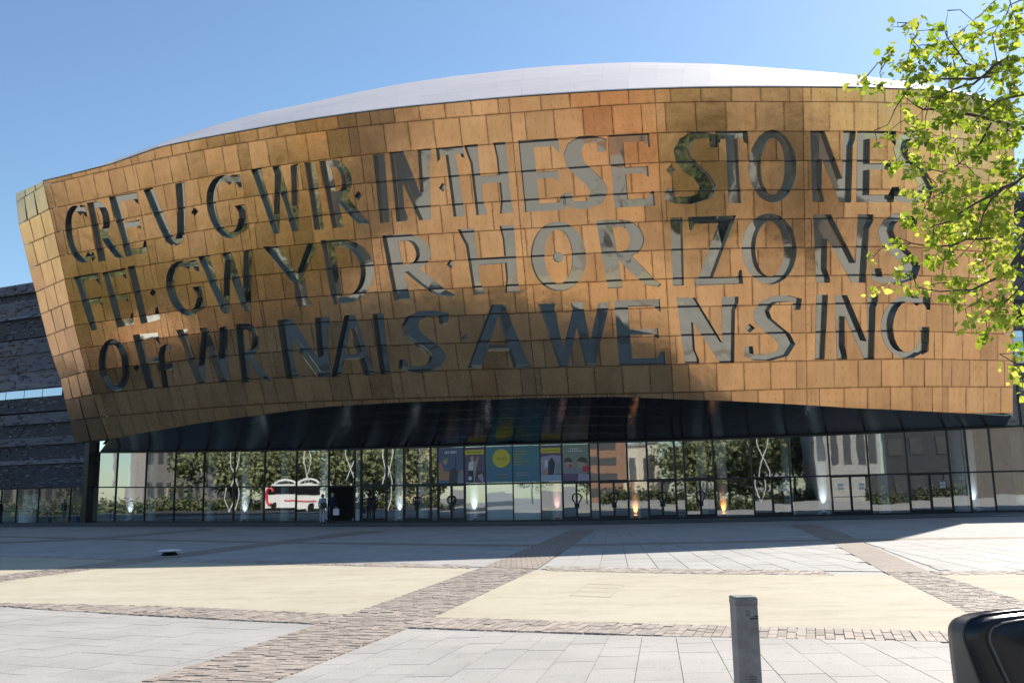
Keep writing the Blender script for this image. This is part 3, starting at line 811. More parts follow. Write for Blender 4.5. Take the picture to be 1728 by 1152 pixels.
# ---- the left end of the shell turns away
out_px = [(27, 341), (31, 379), (40, 415), (49.5, 453), (60, 493), (69, 530), (78, 567), (88.5, 602), (101.6, 639), (109, 675), (117, 710), (125, 747)]
fold = surf(np.zeros(12), np.arange(12.))
outl = np.array([at_depth(x, y, fold[i][1] + 3.4) for i, (x, y) in enumerate(out_px)])
out_top = at_depth(26, 327, fold[0][1] + 3.2); fold_top = surf(np.zeros(1), np.array([t_top(0.)]))[0]
def facet(u, i, f):
    """u 0 at the outer edge, 1 at the fold; i course, f within it"""
    if i < 0: A, B, C_, D = out_top, outl[0], fold_top, fold[0]
    else: A, B, C_, D = outl[i], outl[i + 1], fold[i], fold[i + 1]
    return (A * (1 - f) + B * f) * (1 - u) + (C_ * (1 - f) + D * f) * u
for r in range(-1, 11):
    cu = [0, .36, .72, 1.0] if r % 2 else [0, .30, .64, 1.0]
    if r > 8: cu = [0, .5, 1.0]
    for k in range(len(cu) - 1):
        q = [facet(u, r, f) for u, f in ((cu[k] + .008, .012), (cu[k + 1] - .008, .012), (cu[k + 1] - .008, .988), (cu[k] + .008, .988))]
        c = np.mean(q, axis=0); n = nrm(np.cross(q[1] - q[0], q[3] - q[0])); n = n if np.dot(n, E0 - c) > 0 else -n
        n2 = nrm(n + np.array([rnd.gauss(0, .008), 0, rnd.gauss(0, .008)]))
        P = np.array(q); P = P - ((P - c) @ n2)[:, None] * n2 + n2 * rnd.uniform(0, .01)
        vs = list(P) + list(P - n2 * .05)
        fs = [(0, 1, 2, 3), (0, 4, 5, 1), (1, 5, 6, 2), (2, 6, 7, 3), (3, 7, 4, 0)]
        if np.dot(np.cross(P[1] - P[0], P[2] - P[0]), n) < 0: fs = [f[::-1] for f in fs]
        pp = proj(P); size = np.ptp(pp[:, 0]) * np.ptp(pp[:, 1])
        panels.append((size, (vs, fs, [(0, 0), (1, 0), (1, 1), (0, 1)] * 2, P, n2)))
panels.sort(key=lambda p: -p[0])
rest_v, rest_f, rest_uv = [], [], []
for i, (size, (vs, fs, uv, P, n)) in enumerate(panels):
    if i < 299: mk('bronze_panel', vs, fs, M['bronze'], centre, uvs=uv, own=P.mean(0))
    else:
        b = len(rest_v); rest_v += vs; rest_uv += uv; rest_f += [tuple(k + b for k in f) for f in fs]
tag(mk('bronze_panelling', rest_v, rest_f, M['bronze'], centre, uvs=rest_uv), kind='stuff')
tag(rivets.build('rivet_heads', M['rivet'], centre), kind='stuff')

# ---- letters as deep glazed openings
REC = .25
for L in letters:
    lo, hi = L['lo'] - .05, L['hi'] + .05
    box = [(lo[0], lo[1]), (hi[0], lo[1]), (hi[0], hi[1]), (lo[0], hi[1])]
    ks = [k for k in range(-1, 12) if lo[1] < k * CH < hi[1]]
    hb = .048
    extra = []
    if L['ch'] not in '.o':
        for k in ks:
            for d in (-hb, hb): extra.append(((lo[0], k * CH + d), (hi[0], k * CH + d)))
    vs, fs = cdt([box] + L['polys'], extra)
    V3 = None
    ins, cls = [], []
    for f in fs:
        c = (sum(vs[i][0] for i in f) / 3, sum(vs[i][1] for i in f) / 3)
        if any(in_poly(c, g) for g in L['polys']):
            k = round(c[1] / CH); isbar = L['ch'] not in '.o' and abs(c[1] - k * CH) < hb
            ins.append(f); cls.append('bar' if isbar else int(floor(c[1] / CH)) if L['ch'] not in '.o' else 0)
    front = to3(vs, .014); back = to3(vs, -REC); bars = to3(vs, -REC + .05)
    def orient(f, P):
        a, b, d = (P[f[i]] for i in range(3))
        return f if np.cross(b - a, d - a)[1] < 0 else f[::-1]
    ins = [orient(f, back) for f in ins]
    fr = MB(); n = len(vs)
    bd = boundary(ins)
    vv = list(front) + list(back)
    fr.add(vv, [(a, b, b + n, a + n) for a, b in bd], 0)
    bt = [f for f, c in zip(ins, cls) if c == 'bar']
    if bt:
        fr.add(list(bars), bt, 1)
        fr.add(list(bars) + list(back), [(b, a, a + n, b + n) for a, b in boundary(bt)], 1)
    nm = 'letter_window' if L['ch'] not in '.o' else ('interpunct_window' if L['ch'] == '.' else 'disc_window')
    used = sorted({i for f in fr.f for i in f}); idx = {u: k for k, u in enumerate(used)}
    lw = mk(nm, [fr.v[i] for i in used], [[idx[i] for i in f] for f in fr.f], [M['reveal'], M['bar']], centre, fmat=fr.m)
    # panes: connected pieces between the bars
    by = {}
    for f, c in zip(ins, cls):
        if c != 'bar': by.setdefault(c, []).append(f)
    for c, tris in by.items():
        left = list(tris)
        while left:
            comp = [left.pop()]; vset = set(comp[0]); grew = True
            while grew:
                grew = False
                for f in list(left):
                    if len(vset & set(f)) >= 2: comp.append(f); vset |= set(f); left.remove(f); grew = True
            ids = sorted(vset); ix = {u: k for k, u in enumerate(ids)}
            P = back[ids]; cc = P.mean(0)
            nn = nrm(np.array([rnd.gauss(0, .006), 0, rnd.gauss(0, .006)]))
            P = P + np.outer((P - cc) @ nn * .006, [0, -1, 0])
            mk('pane', list(P), [tuple(ix[i] for i in f) for f in comp], M['letter_glass'], lw)

# ---- dark backing behind the cladding, and the body of the shell
ns, nt = 60, 12
vs = []
for i in range(ns):
    s = SL * i / (ns - 1)
    for j in range(nt):
        t = t_top(s) + (t_bot(s) - t_top(s)) * j / (nt - 1)
        vs.append((s, t * CH))
bk = to3(np.array(vs), -.55)
fs = [(i * nt + j, (i + 1) * nt + j, (i + 1) * nt + j + 1, i * nt + j + 1) for i in range(ns - 1) for j in range(nt - 1)]
bv = list(bk); b0 = len(bv)
fac = [facet(u, r, 0 if r < 0 else f) for r, f in [(-1, 0)] + [(r, 0) for r in range(11)] + [(10, 1)] for u in (0.02, 1.0)]
fac = [p + np.array([.15, .5, 0]) for p in fac]
bv += fac
fs += [(b0 + 2 * i, b0 + 2 * i + 1, b0 + 2 * i + 3, b0 + 2 * i + 2) for i in range(len(fac) // 2 - 1)]
mk('shell_backing', bv, fs, M['dark_void'], centre)
# right-hand return of the shell and back body
RT = [surf(np.array([SL]), np.array([t]))[0] for t in np.linspace(float(t_top(SL)), float(t_bot(SL)), 12)]
vs = RT + [p + np.array([3.2, 8.0, 0]) for p in RT]
mk('shell_return', vs, [(i, i + 1, 13 + i, 12 + i) for i in range(11)], M['bronze'], centre, uvs=[(.5, .5)] * 24)

# ---- roof: pale steel dome rising behind the eaves
ridge_px = [(60, 309), (150, 284), (200, 265), (265, 242), (350, 213), (430, 191), (515, 174), (600, 155), (675, 141), (750, 130), (900, 113), (1000, 107.5), (1070, 105), (1200, 108), (1300, 115), (1400, 123), (1550, 141), (1640, 160), (1712, 186)]
def eave(s): return surf(np.array([s]), np.array([float(t_top(s))]))[0]
edge_s = np.linspace(0, SL, 49)
edge_xy = proj(np.array([eave(s) for s in edge_s]))
rx = np.array([p[0] for p in ridge_px]); ry = np.array([p[1] for p in ridge_px])
NV = 8
curves = []
for s, (ex, ey) in zip(edge_s, edge_xy):
    E_ = eave(s) + np.array([0, -.10, .05])
    y = min(np.interp(ex, rx, ry), ey - .5)
    fall = (ey - y) / 50.0
    Dp = 7.0 + 26.0 * min(1, max(0, fall))
    R_ = at_depth(ex + 6, y, E_[1] + Dp)
    d = nrm(R_ - E0)
    P1 = R_ - d * (Dp * .55)
    w = np.linspace(0, 1, NV)[:, None]
    c = (1 - w) ** 2 * E_ + 2 * w * (1 - w) * P1 + w ** 2 * R_
    tail = [R_ + np.array([0, 5, .5 + 0 * fall]), R_ + np.array([0, 12, -1.0]), np.array([R_[0], max(R_[1] + 20, 84), R_[2] - 6]), np.array([R_[0], max(R_[1] + 20, 84) + 1, -.03])]
    curves.append(np.concatenate([c, np.array(tail)]))
curves = np.array(curves); ncv = curves.shape[1]
mk('roof_deck', list((curves - np.array([0, 0, .06])).reshape(-1, 3)), [(i * ncv + j, (i + 1) * ncv + j, (i + 1) * ncv + j + 1, i * ncv + j + 1) for i in range(48) for j in range(ncv - 1)], M['roof_under'], centre)
for j in range(NV - 1 + 2):
    i = 0
    step = 2
    while i < 48:
        i2 = min(i + (1 if (i == 0 and j % 2) else step), 48)
        k = i; ids = list(range(i, i2 + 1))
        vs, n = [], len(ids)
        for row in (j, j + 1):
            for q in ids:
                p = curves[q, row].copy()
                vs.append(p)
        vs = np.array(vs)
        cc = vs.mean(0); vs = cc + (vs - cc) * np.array([.998, .998, .998]) + np.array([0, 0, rnd.uniform(0, .006)])
        nn = len(ids)
        fs = [(q, q + 1, nn + q + 1, nn + q) for q in range(nn - 1)]
        low = vs - np.array([0, 0, .05])
        allv = list(vs) + list(low); m0 = 2 * nn
        sk = [(q + 1, q, m0 + q, m0 + q + 1) for q in range(nn - 1)] + [(0, nn, m0 + nn, m0), (2 * nn - 1, nn - 1, m0 + nn - 1, m0 + 2 * nn - 1)]
        mk('roof_panel', allv, fs + sk, M['roof'], centre, own=cc)
        i = i2

# ---- glass front
base_px = [(-400, 884), (0, 882), (150, 881), (350, 881), (550, 881), (700, 880.7), (860, 880), (1000, 878), (1100, 876), (1250, 873), (1400, 870), (1540, 867.2), (1640, 865), (1745, 862.6), (1900, 859.5)]
bpx = np.array([p[0] for p in base_px]); bky = np.array([p[1] for p in base_px])
def foot(x): return ground(x, float(np.interp(x, bpx, bky)))
# picture heights of the transom and of the head of the glazing
tr_px = np.array([(140, 822), (345, 821.6), (575, 819), (865, 817), (1058, 811), (1240, 806), (1540, 799), (1728, 794.5), (1900, 790)])
hd_px = np.array([(140, 764.5), (300, 764), (560, 758.6), (760, 755.4), (997, 747.8), (1300, 739), (1450, 732), (1540, 730), (1626, 727), (1667, 724), (1728, 719.5), (1900, 712)])
def height(x, px):
    f = foot(x); y = np.interp(x, px[:, 0], px[:, 1]); return at_depth(x, y, f[1])[2]
mull = [146, 193, 243, 292.5, 342, 393.5, 445, 499, 554, 598, 609, 652, 682, 727, 740, 785, 821, 867, 914, 951, 998, 1013, 1062, 1096, 1143, 1159, 1209, 1274, 1338, 1406, 1472, 1538, 1610, 1641, 1682, 1745, 1812, 1880]
xs_ = np.linspace(146, 1880, 30)
# the sill line reads as one fair curve, so smooth the heights
hz = np.polyfit(xs_, [height(x, hd_px) for x in xs_], 3); tz = np.polyfit(xs_, [height(x, tr_px) for x in xs_], 3)
HZ = lambda x: float(np.polyval(hz, x)); TZ = lambda x: float(np.polyval(tz, x))
def vpt(x, z, out=0.0):
    f = foot(x).copy(); f[2] = z
    if out:
        d = foot(x + 5) - foot(x - 5); n = nrm([d[1], -d[0], 0]); f += n * out
    return f
def along(x):
    d = foot(x + 5) - foot(x - 5); return nrm([d[0], d[1], 0])
def outward(x):
    d = along(x); return np.array([d[1], -d[0], 0])
DOORS = {(598 if 0 else 652, 682): 0}
door_bays = [(609, 652), (682, 727), (740, 785), (951, 998), (1013, 1062), (1096, 1143), (1159, 1209), (1274, 1338), (1406, 1472), (1538, 1610)]
open_bay = (554, 598)
OP = outward(860)
for i, x in enumerate(mull):
    b = MB(); wdt = .10 if (x in [d for p in door_bays[:7] for d in p]) else .06
    b.bar(vpt(x, 0), vpt(x, HZ(x) + .02), wdt, .14, along(x)); b.build('mullion', M['mullion'], centre)
for x0, x1 in zip(mull[:-1], mull[1:]):
    b = MB()
    e = .0
    hh = .09 if (x0, x1) not in door_bays[:7] else .17
    zt0, zt1 = TZ(x0), TZ(x1)
    b.bar(vpt(x0 + .2, zt0), vpt(x1 - .2, zt1), .12, hh, outward((x0 + x1) / 2)); b.build('transom', M['mullion'], centre)
    b = MB(); b.bar(vpt(x0 + .2, .05), vpt(x1 - .2, .05), .12, .10, outward((x0 + x1) / 2)); b.build('sill', M['mullion'], centre)
    b = MB(); b.bar(vpt(x0 + .2, HZ(x0) + .05), vpt(x1 - .2, HZ(x1) + .05), .12, .10, outward((x0 + x1) / 2)); b.build('head_rail', M['mullion'], centre)
    def pane(a, c, z0, z1, z2, z3, name, mat, parent):
        t1 = rnd.gauss(0, .004); t2 = rnd.gauss(0, .003)
        n = outward((a + c) / 2)
        P = [vpt(a, z0), vpt(c, z1), vpt(c, z2), vpt(a, z3)]
        w = np.linalg.norm(P[1] - P[0]); d = [(-t1 * w / 2 - t2), (t1 * w / 2 - t2), (t1 * w / 2 + t2), (-t1 * w / 2 + t2)]
        P = [p + n * k for p, k in zip(P, d)]
        return mk(name, P, [(0, 1, 2, 3)], mat, parent)
    g = .35
    pane(x0 + g, x1 - g, zt0 + .05, zt1 + .05, HZ(x1), HZ(x0), 'glass_pane', M['glass'], centre)
    if (x0, x1) == open_bay: continue
    if (x0, x1) in door_bays:
        xm = (x0 + x1) / 2
        for a, c in ((x0, xm), (xm, x1)):
            leaf = MB(); sw = .07
            for x in (a + .9, c - .9): leaf.bar(vpt(x, .02, .02), vpt(x, TZ(x) - .1, .02), .05, .06, along(xm))
            leaf.bar(vpt(a + 1.6, .14, .02), vpt(c - 1.6, .14, .02), .055, .20, outward(xm))
            lf = leaf.build('door_leaf', M['mullion'], centre)
            pane(a + 1.2, c - 1.2, .25, .25, TZ(c) - .1, TZ(a) - .1, 'door_glass', M['glass'], lf)
            h = MB()
            if x0 < 1250:                                   # dark half-round pull with two prongs
                sgn = 1 if a == x0 else -1
                c0 = vpt(c if a == x0 else a, 1.28, .09); ax = along(xm)
                arc = [c0 - ax * sgn * (.03 + .22 * sin(q)) + np.array([0, 0, .24 * cos(q)]) for q in np.linspace(.15, pi * .82, 9)]
                arc += [c0 - ax * sgn * .09 + np.array([0, 0, -.36]), c0 - ax * sgn * .10 + np.array([0, 0, -.58])]
                h.tube(arc, .035, 6)
                h.build('door_pull', M['black_metal'], lf)
            else:
                h.tube([vpt(a + 4, 1.05, .10), vpt(c - 4, 1.05, .10)], .022, 6); h.build('push_bar', M['bar'], lf)
                if a != x0 or x0 == 1406:
                    h = MB(); q0 = vpt((a + c) / 2 + (3 if a != x0 else 0), 1.62, .03); ax = along(xm)
                    for dx in (-.085, .085):
                        for dz in (-.1, .1): h.box(q0 + ax * dx + np.array([0, 0, dz]), (.13, .006, .15), (ax, outward(xm), np.array([0, 0, 1.])))
                    h.build('door_notice', M['frost'], lf)
    elif 815 < x0 < 910: pane(x0 + g, x1 - g, .1, .1, zt1 - .05, zt0 - .05, 'glass_pane', M['glass'], centre)
    else: pane(x0 + g, x1 - g, .1, .1, zt1 - .05, zt0 - .05, 'glass_pane', M['glass'], centre)
    if x0 in (821, 867):                                    # frosted film inside the two bays under the teal poster
        P = [vpt(x0 + 1, .1, -.05), vpt(x1 - 1, .1, -.05), vpt(x1 - 1, zt1 - .06, -.05), vpt(x0 + 1, zt0 - .06, -.05)]
        mk('frosted_film', P, [(0, 1, 2, 3)], M['frost'], centre)

# ---- soffit of dark metal boards between the shell's lower edge and the head of the glass
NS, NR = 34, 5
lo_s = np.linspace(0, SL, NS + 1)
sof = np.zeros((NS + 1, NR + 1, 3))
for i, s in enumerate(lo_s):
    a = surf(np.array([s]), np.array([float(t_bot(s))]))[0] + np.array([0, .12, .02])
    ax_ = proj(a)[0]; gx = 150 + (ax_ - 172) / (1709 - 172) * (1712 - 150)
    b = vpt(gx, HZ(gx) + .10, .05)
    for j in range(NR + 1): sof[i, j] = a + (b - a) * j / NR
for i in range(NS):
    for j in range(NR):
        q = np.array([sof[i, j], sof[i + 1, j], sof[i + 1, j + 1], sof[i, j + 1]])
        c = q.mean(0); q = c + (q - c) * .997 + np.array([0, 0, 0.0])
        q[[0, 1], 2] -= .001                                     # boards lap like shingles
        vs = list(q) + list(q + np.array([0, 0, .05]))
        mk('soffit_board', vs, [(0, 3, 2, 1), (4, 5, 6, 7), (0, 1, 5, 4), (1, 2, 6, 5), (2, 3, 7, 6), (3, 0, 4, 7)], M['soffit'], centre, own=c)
# upper lid so that no daylight enters behind the soffit
lid = [surf(np.array([s]), np.array([float(t_bot(s))]))[0] + np.array([0, .3, .45]) for s in lo_s] + [sof[i, NR] + np.array([0, .3, .6]) for i in range(NS + 1)]
mk('soffit_backing', lid, [(i, i + 1, NS + 2 + i, NS + 1 + i) for i in range(NS)], M['dark_void'], centre)
# left jamb post between the slate and the glass
b = MB(); b.bar(vpt(150, 0, .25), vpt(150, HZ(150) + 1.2, .25), .55, .6, along(150)); b.build('corner_post', M['mullion'], centre)

# ---- foyer behind the glass: floor, ceiling, back wall, columns
fx = [-420, 0, 100, 146, 300, 500, 700, 900, 1100, 1300, 1500, 1700, 1880]
def deep(x, z, d): return vpt(x, z, -d)
vs = [deep(x, .005, .12) for x in fx] + [deep(x, .005, 11) for x in fx]; k = len(fx)
mk('foyer_floor', vs, [(i, i + 1, k + i + 1, k + i) for i in range(k - 1)], M['floor_in'], centre)
vs = [deep(x, HZ(max(x, 146)) + .12, .08) for x in fx] + [deep(x, HZ(max(x, 146)) + .12, 11) for x in fx]
mk('foyer_ceiling', vs, [(i, i + 1, k + i + 1, k + i) for i in range(k - 1)], M['ceil_in'], centre)
vs = [deep(x, 0, 11) for x in fx] + [deep(x, HZ(max(x, 146)) + .3, 11) for x in fx]
mk('foyer_back_wall', vs, [(i, i + 1, k + i + 1, k + i) for i in range(k - 1)], M['wall_in'], centre)
near_cols = [219, 412.5, 547.5, 674.5, 801, 941, 1073, 1222, 1391, 1645]
far_cols = [256, 355, 480, 604, 714, 1188, 1333, 1494, 1625]
for d, lst in ((.85, near_cols), (2.4, far_cols)):
    for x in lst:
        b = MB()
        # stand where the line of sight through the glass at x meets the row
        f0 = foot(x); v = nrm([f0[0], f0[1], 0]); n = outward(x); kk = d / abs(np.dot(v, n)); p = f0 + v * kk
        b.lathe((p[0], p[1], 0), [(.36, 0), (.36, .18), (.29, .22), (.29, HZ(x) + .1)], 20)
        b.build('column', M['column'], centre, smooth=False)
        if d < 1:                                             # an uplight at the foot of every front column
            warm = {1073: ((1, .36, .08), 85), 1222: ((1, .36, .08), 85), 941: ((1, .45, .36), 90)}.get(x, ((.80, .92, 1.0), 110))
            t = NT('lamp_glow'); em = t.new('Emission'); em.inputs[0].default_value = (*warm[0], 1); em.inputs[1].default_value = 5 if x in (1073, 1222) else .3; wm = t.done(em)
            q = p - v * (.42 if x in (1073, 1222) else .62)
            u = MB(); u.lathe((q[0], q[1], .01), [(.11, 0), (.13, .16), (.10, .22)], 12); up = u.build('floor_uplight', M['black_metal'], centre)
            u = MB(); u.lathe((q[0], q[1], .232), [(.09, 0), (.085, .02)], 12); u.build('lamp_lens', wm, up)
            ld = bpy.data.lights.new('uplight', 'SPOT'); ld.energy = warm[1]; ld.color = warm[0]; ld.spot_size = radians(52); ld.spot_blend = .8; ld.shadow_soft_size = .06
            lo_ = bpy.data.objects.new('uplight', ld); COL.objects.link(lo_); lo_.location = (q[0], q[1], .28)
            aim = Vector((p[0] - q[0], p[1] - q[1], 1.1 if x in (1073, 1222) else 2.6)); lo_.rotation_euler = (-aim).to_track_quat('Z', 'Y').to_euler()

# ================================================================== slate wings
def wing_z(x, y): f = foot(x); return float(at_depth(x, y, f[1])[2])
wl = thing('slate_wing', tuple(foot(0)), 'dark banded slate wing left of the bronze shell above a glazed shop front', 'slate building')
BANDS = [(474, 491, 'a', .34), (491, 503, 'b', .02), (503, 529, 'a', .26), (529, 534, 'c', .36), (534, 551, 'b', .04), (551, 568, 'b', .16), (570.5, 596, 'a', .40), (596, 626, 'a', .34), (626, 655, 'c', .30),
         (671, 695, 'b', .20), (697.5, 715, 'a', .32), (715, 738, 'b', .05), (738, 751, 'a', .26), (751, 776, 'b', .06), (776, 783, 'c', .34), (783, 822.5, 'b', .18)]
WX = [-420, -280, -140, -40, 60, 150]
for y0, y1, c, o in BANDS:
    za, zb = wing_z(60, y1), wing_z(60, y0)
    vs = []
    for x in WX: vs += [vpt(x, za, o + .10), vpt(x, zb, o), vpt(x, zb, -.6), vpt(x, za, -.6)]
    fs = []
    for i in range(len(WX) - 1):
        for k in range(4): fs.append((4 * i + k, 4 * i + 4 + k, 4 * i + 4 + (k + 1) % 4, 4 * i + (k + 1) % 4))
    fs += [(0, 1, 2, 3), tuple(4 * (len(WX) - 1) + k for k in (3, 2, 1, 0))]
    mk('slate_band', vs, fs, M['slate_' + c], wl)
za, zb = wing_z(60, 822.5), wing_z(60, 476)
mk('slate_core', [vpt(x, z, -.45) for x in WX for z in (za, zb)], [(2 * i, 2 * i + 2, 2 * i + 3, 2 * i + 1) for i in range(len(WX) - 1)], M['dark_void'], wl)
# slim layered stones standing proud on the ledges
lay_mb = MB()
for y0, y1, c, o in BANDS:
    za, zb = wing_z(60, y1), wing_z(60, y0)
    z = za + .05
    while z < zb - .06:
        x = -150 + rnd.random() * 10
        hgt = rnd.uniform(.05, .13)
        while x < 148:
            ln = rnd.uniform(4, 16)
            if rnd.random() < .5:
                f = (z - za) / (zb - za)
                p = vpt(x + ln / 2, z + hgt / 2, o + .10 * (1 - f)); a = along(x)
                lay_mb.box(p, (ln * .047, rnd.uniform(.02, .10), hgt), (a, outward(x), np.array([0, 0, 1.])), rnd.choice((0, 0, 1, 1, 2)))
            x += ln * rnd.uniform(.9, 2.2)
        z += hgt + .03
tag(lay_mb.build('slate_stones', [M['slate_a'], M['slate_b'], M['slate_c']], wl), kind='stuff')
# ribbon window
zw0, zw1 = wing_z(60, 669.5), wing_z(60, 656)
for x0, x1 in ((-90, -47), (-45, -4), (-3, 27.5), (28.5, 59), (60, 93)):
    mk('ribbon_window', [vpt(x0, zw0, .12), vpt(x1, zw0, .12), vpt(x1, zw1, .10), vpt(x0, zw1, .10)], [(0, 1, 2, 3)], M['sky_glass'], wl)
mk('window_recess', [vpt(-420, zw0 - .1, -.05), vpt(150, zw0 - .1, -.05), vpt(150, zw1 + .1, -.05), vpt(-420, zw1 + .1, -.05)], [(0, 1, 2, 3)], M['dark_void'], wl)
# shop front under the slate
zs = wing_z(60, 824)
sx = [-300, -220, -150, -90, -40, 0, 26, 63, 117, 145]
for i, x in enumerate(sx):
    b = MB(); b.bar(vpt(x, 0, .02), vpt(x, zs, .02), .04, .10, along(x)); b.build('shop_mullion', M['bar'], wl)
for x0, x1 in zip(sx[:-1], sx[1:]):
    mk('shop_window', [vpt(x0 + .4, .05), vpt(x1 - .4, .05), vpt(x1 - .4, zs), vpt(x0 + .4, zs)], [(0, 1, 2, 3)], M['shop_glass'], wl)
b = MB(); b.bar(vpt(-420, zs + .02, .1), vpt(148, zs + .02, .1), .5, .10, outward(60)); b.build('shop_fascia', M['black_metal'], wl)
mk('shop_ceiling', [vpt(-420, zs + .1, .05), vpt(148, zs + .1, .05), vpt(148, zs + .1, -6), vpt(-420, zs + .1, -6)], [(0, 1, 2, 3)], M['column'], wl)
mk('shop_back_wall', [vpt(-420, 0, -6), vpt(148, 0, -6), vpt(148, zs + .1, -6), vpt(-420, zs + .1, -6)], [(0, 1, 2, 3)], plain('shop_wall', (.42, .46, .46), .8), wl)
def inside(x, d):
    f0 = foot(x); v = nrm([f0[0], f0[1], 0]); n = outward(x); return f0 + v * (d / abs(np.dot(v, n)))
def ibox(mb, x, d, w, dp, z0, z1, mi=0):
    p = inside(x, d); a = along(x); n = outward(x); mb.box((p[0], p[1], (z0 + z1) / 2), (w, dp, z1 - z0), (a, n, np.array([0, 0, 1.])), mi)
wood = plain('pale_wood', (.45, .34, .2), .6)
# shelving with a dark ornament
p = inside(105, .5)
sh = thing('display_shelf', (p[0], p[1], 0), 'pale wooden display shelf in the shop window beside the corner post', 'shelf')
for nm, (w, z0, z1, dx) in {'shelf_board': (1.5, 1.18, 1.23, 0)}.items(): pass
for z in (.05, .86, 1.58):
    b = MB(); ibox(b, 105, .5, 1.25, .5, z, z + .05); b.build('shelf_board', wood, sh)
for x in (92.8, 117.2):
    b = MB(); ibox(b, x, .5, .05, .5, 0, 1.63); b.build('side_panel', wood, sh)
b = MB(); p = inside(109, .48); b.lathe((p[0], p[1], .91), [(.08, 0), (.13, .1), (.05, .22), (.10, .36), (.03, .48)], 10); tag(b.build('dark_vase', M['black_metal'], own=(p[0], p[1], .91)), 'small dark vase standing on the pale wooden shelf in the shop', 'vase')
# flowers in a planter
p = inside(77, .45)
pl = thing('flower_planter', (p[0], p[1], 0), 'dark green planter of pink and red flowers in the shop window', 'planter')
b = MB(); ibox(b, 77, .45, 1.15, .45, 0, .45); b.build('planter_box', plain('planter_green', (.03, .07, .06), .5), pl)
fl = MB()
for _ in range(170):
    c = inside(77, .45) + along(77) * rnd.uniform(-.6, .6) + outward(77) * rnd.uniform(-.2, .2) + np.array([0, 0, .5 + abs(rnd.gauss(0, .42))])
    a = nrm([rnd.gauss(0, 1), rnd.gauss(0, 1), rnd.gauss(0, 1)]); bb = nrm(np.cross(a, [.3, .5, .8])); r = rnd.uniform(.04, .09)
    fl.add([c + a * r, c + bb * r, c - a * r, c - bb * r], [(0, 1, 2, 3)], rnd.choice((0, 0, 1, 2, 2, 3)))
tag(fl.build('flowers', [plain('pink_petal', (.6, .12, .22)), plain('red_petal', (.5, .03, .06)), plain('flower_leaf', (.06, .16, .05)), plain('white_petal', (.75, .72, .74))], pl), kind='stuff')
# white counter, blue bin
p = inside(48, 1.4); ct = thing('shop_counter', (p[0], p[1], 0), 'white curved shop counter behind the shop window', 'counter')
b = MB(); b.lathe((p[0], p[1], 0), [(.75, 0), (.75, .95), (.82, .96), (.82, 1.02)], 18); b.build('counter_body', M['white_paint'], ct)
b = MB(); ibox(b, 50, 2.2, 1.8, .1, 0, 2.3); b.build('back_panel', plain('pale_panel', (.55, .60, .62), .6), ct)
p = inside(128, .5); b = MB(); ibox(b, 128, .5, .62, .5, 0.01, 1.0); bn = b.build('blue_display_box', plain('deep_blue', (.02, .06, .14), .5), own=(p[0], p[1], .01)); tag(bn, 'deep blue display box at the right end of the shop window', 'display box')

# right-hand slate wing and its tall blue glass strip
pr = at_depth(1705, 800, 57.5)
wr = thing('slate_wing', (pr[0], 57.5, 0), 'dark slate wing with a tall glass strip beyond the right end of the bronze shell', 'slate building')
Xr0, Xr1 = at_depth(1690, 600, 57.5)[0], at_depth(1690, 600, 57.5)[0] + 22
zt = at_depth(1720, 330, 57.5)[2]; zm = at_depth(1715, 556, 57.5)[2]
z = zm; i = 0
while z < zt:
    h = [.7, 1.2, .5, .95][i % 4]; o = [.0, .22, .06, .3][i % 4]
    b = MB(); b.box(((Xr0 + Xr1) / 2, 57.9 - o, z + h / 2), (Xr1 - Xr0, .8, h - .02)); b.build('slate_band', M['slate_' + 'abca'[i % 4]], wr)
    z += h; i += 1
for k in range(8):
    x0 = Xr0 + k * .82 + .02; 
    for za, zb in ((.05, zm * .52), (zm * .52 + .06, zm - .05)):
        mk('strip_glass', [(x0, 57.6, za), (x0 + .76, 57.6, za), (x0 + .76, 57.6, zb), (x0, 57.6, zb)], [(0, 1, 2, 3)], M['sky_glass'], wr)
    b = MB(); b.box((x0 + .79, 57.55, zm / 2), (.06, .14, zm)); b.build('mullion', M['mullion'], wr)
b = MB(); b.box((Xr0 + 14.5, 57.9, zm / 2), (16, .8, zm)); b.build('slate_base', M['slate_b'], wr)
b = MB(); b.box((Xr0 + 4, 60.5, zm / 2), (9, .2, zm)); b.build('inner_wall', plain('blue_grey_wall', (.25, .30, .36), .8), wr)

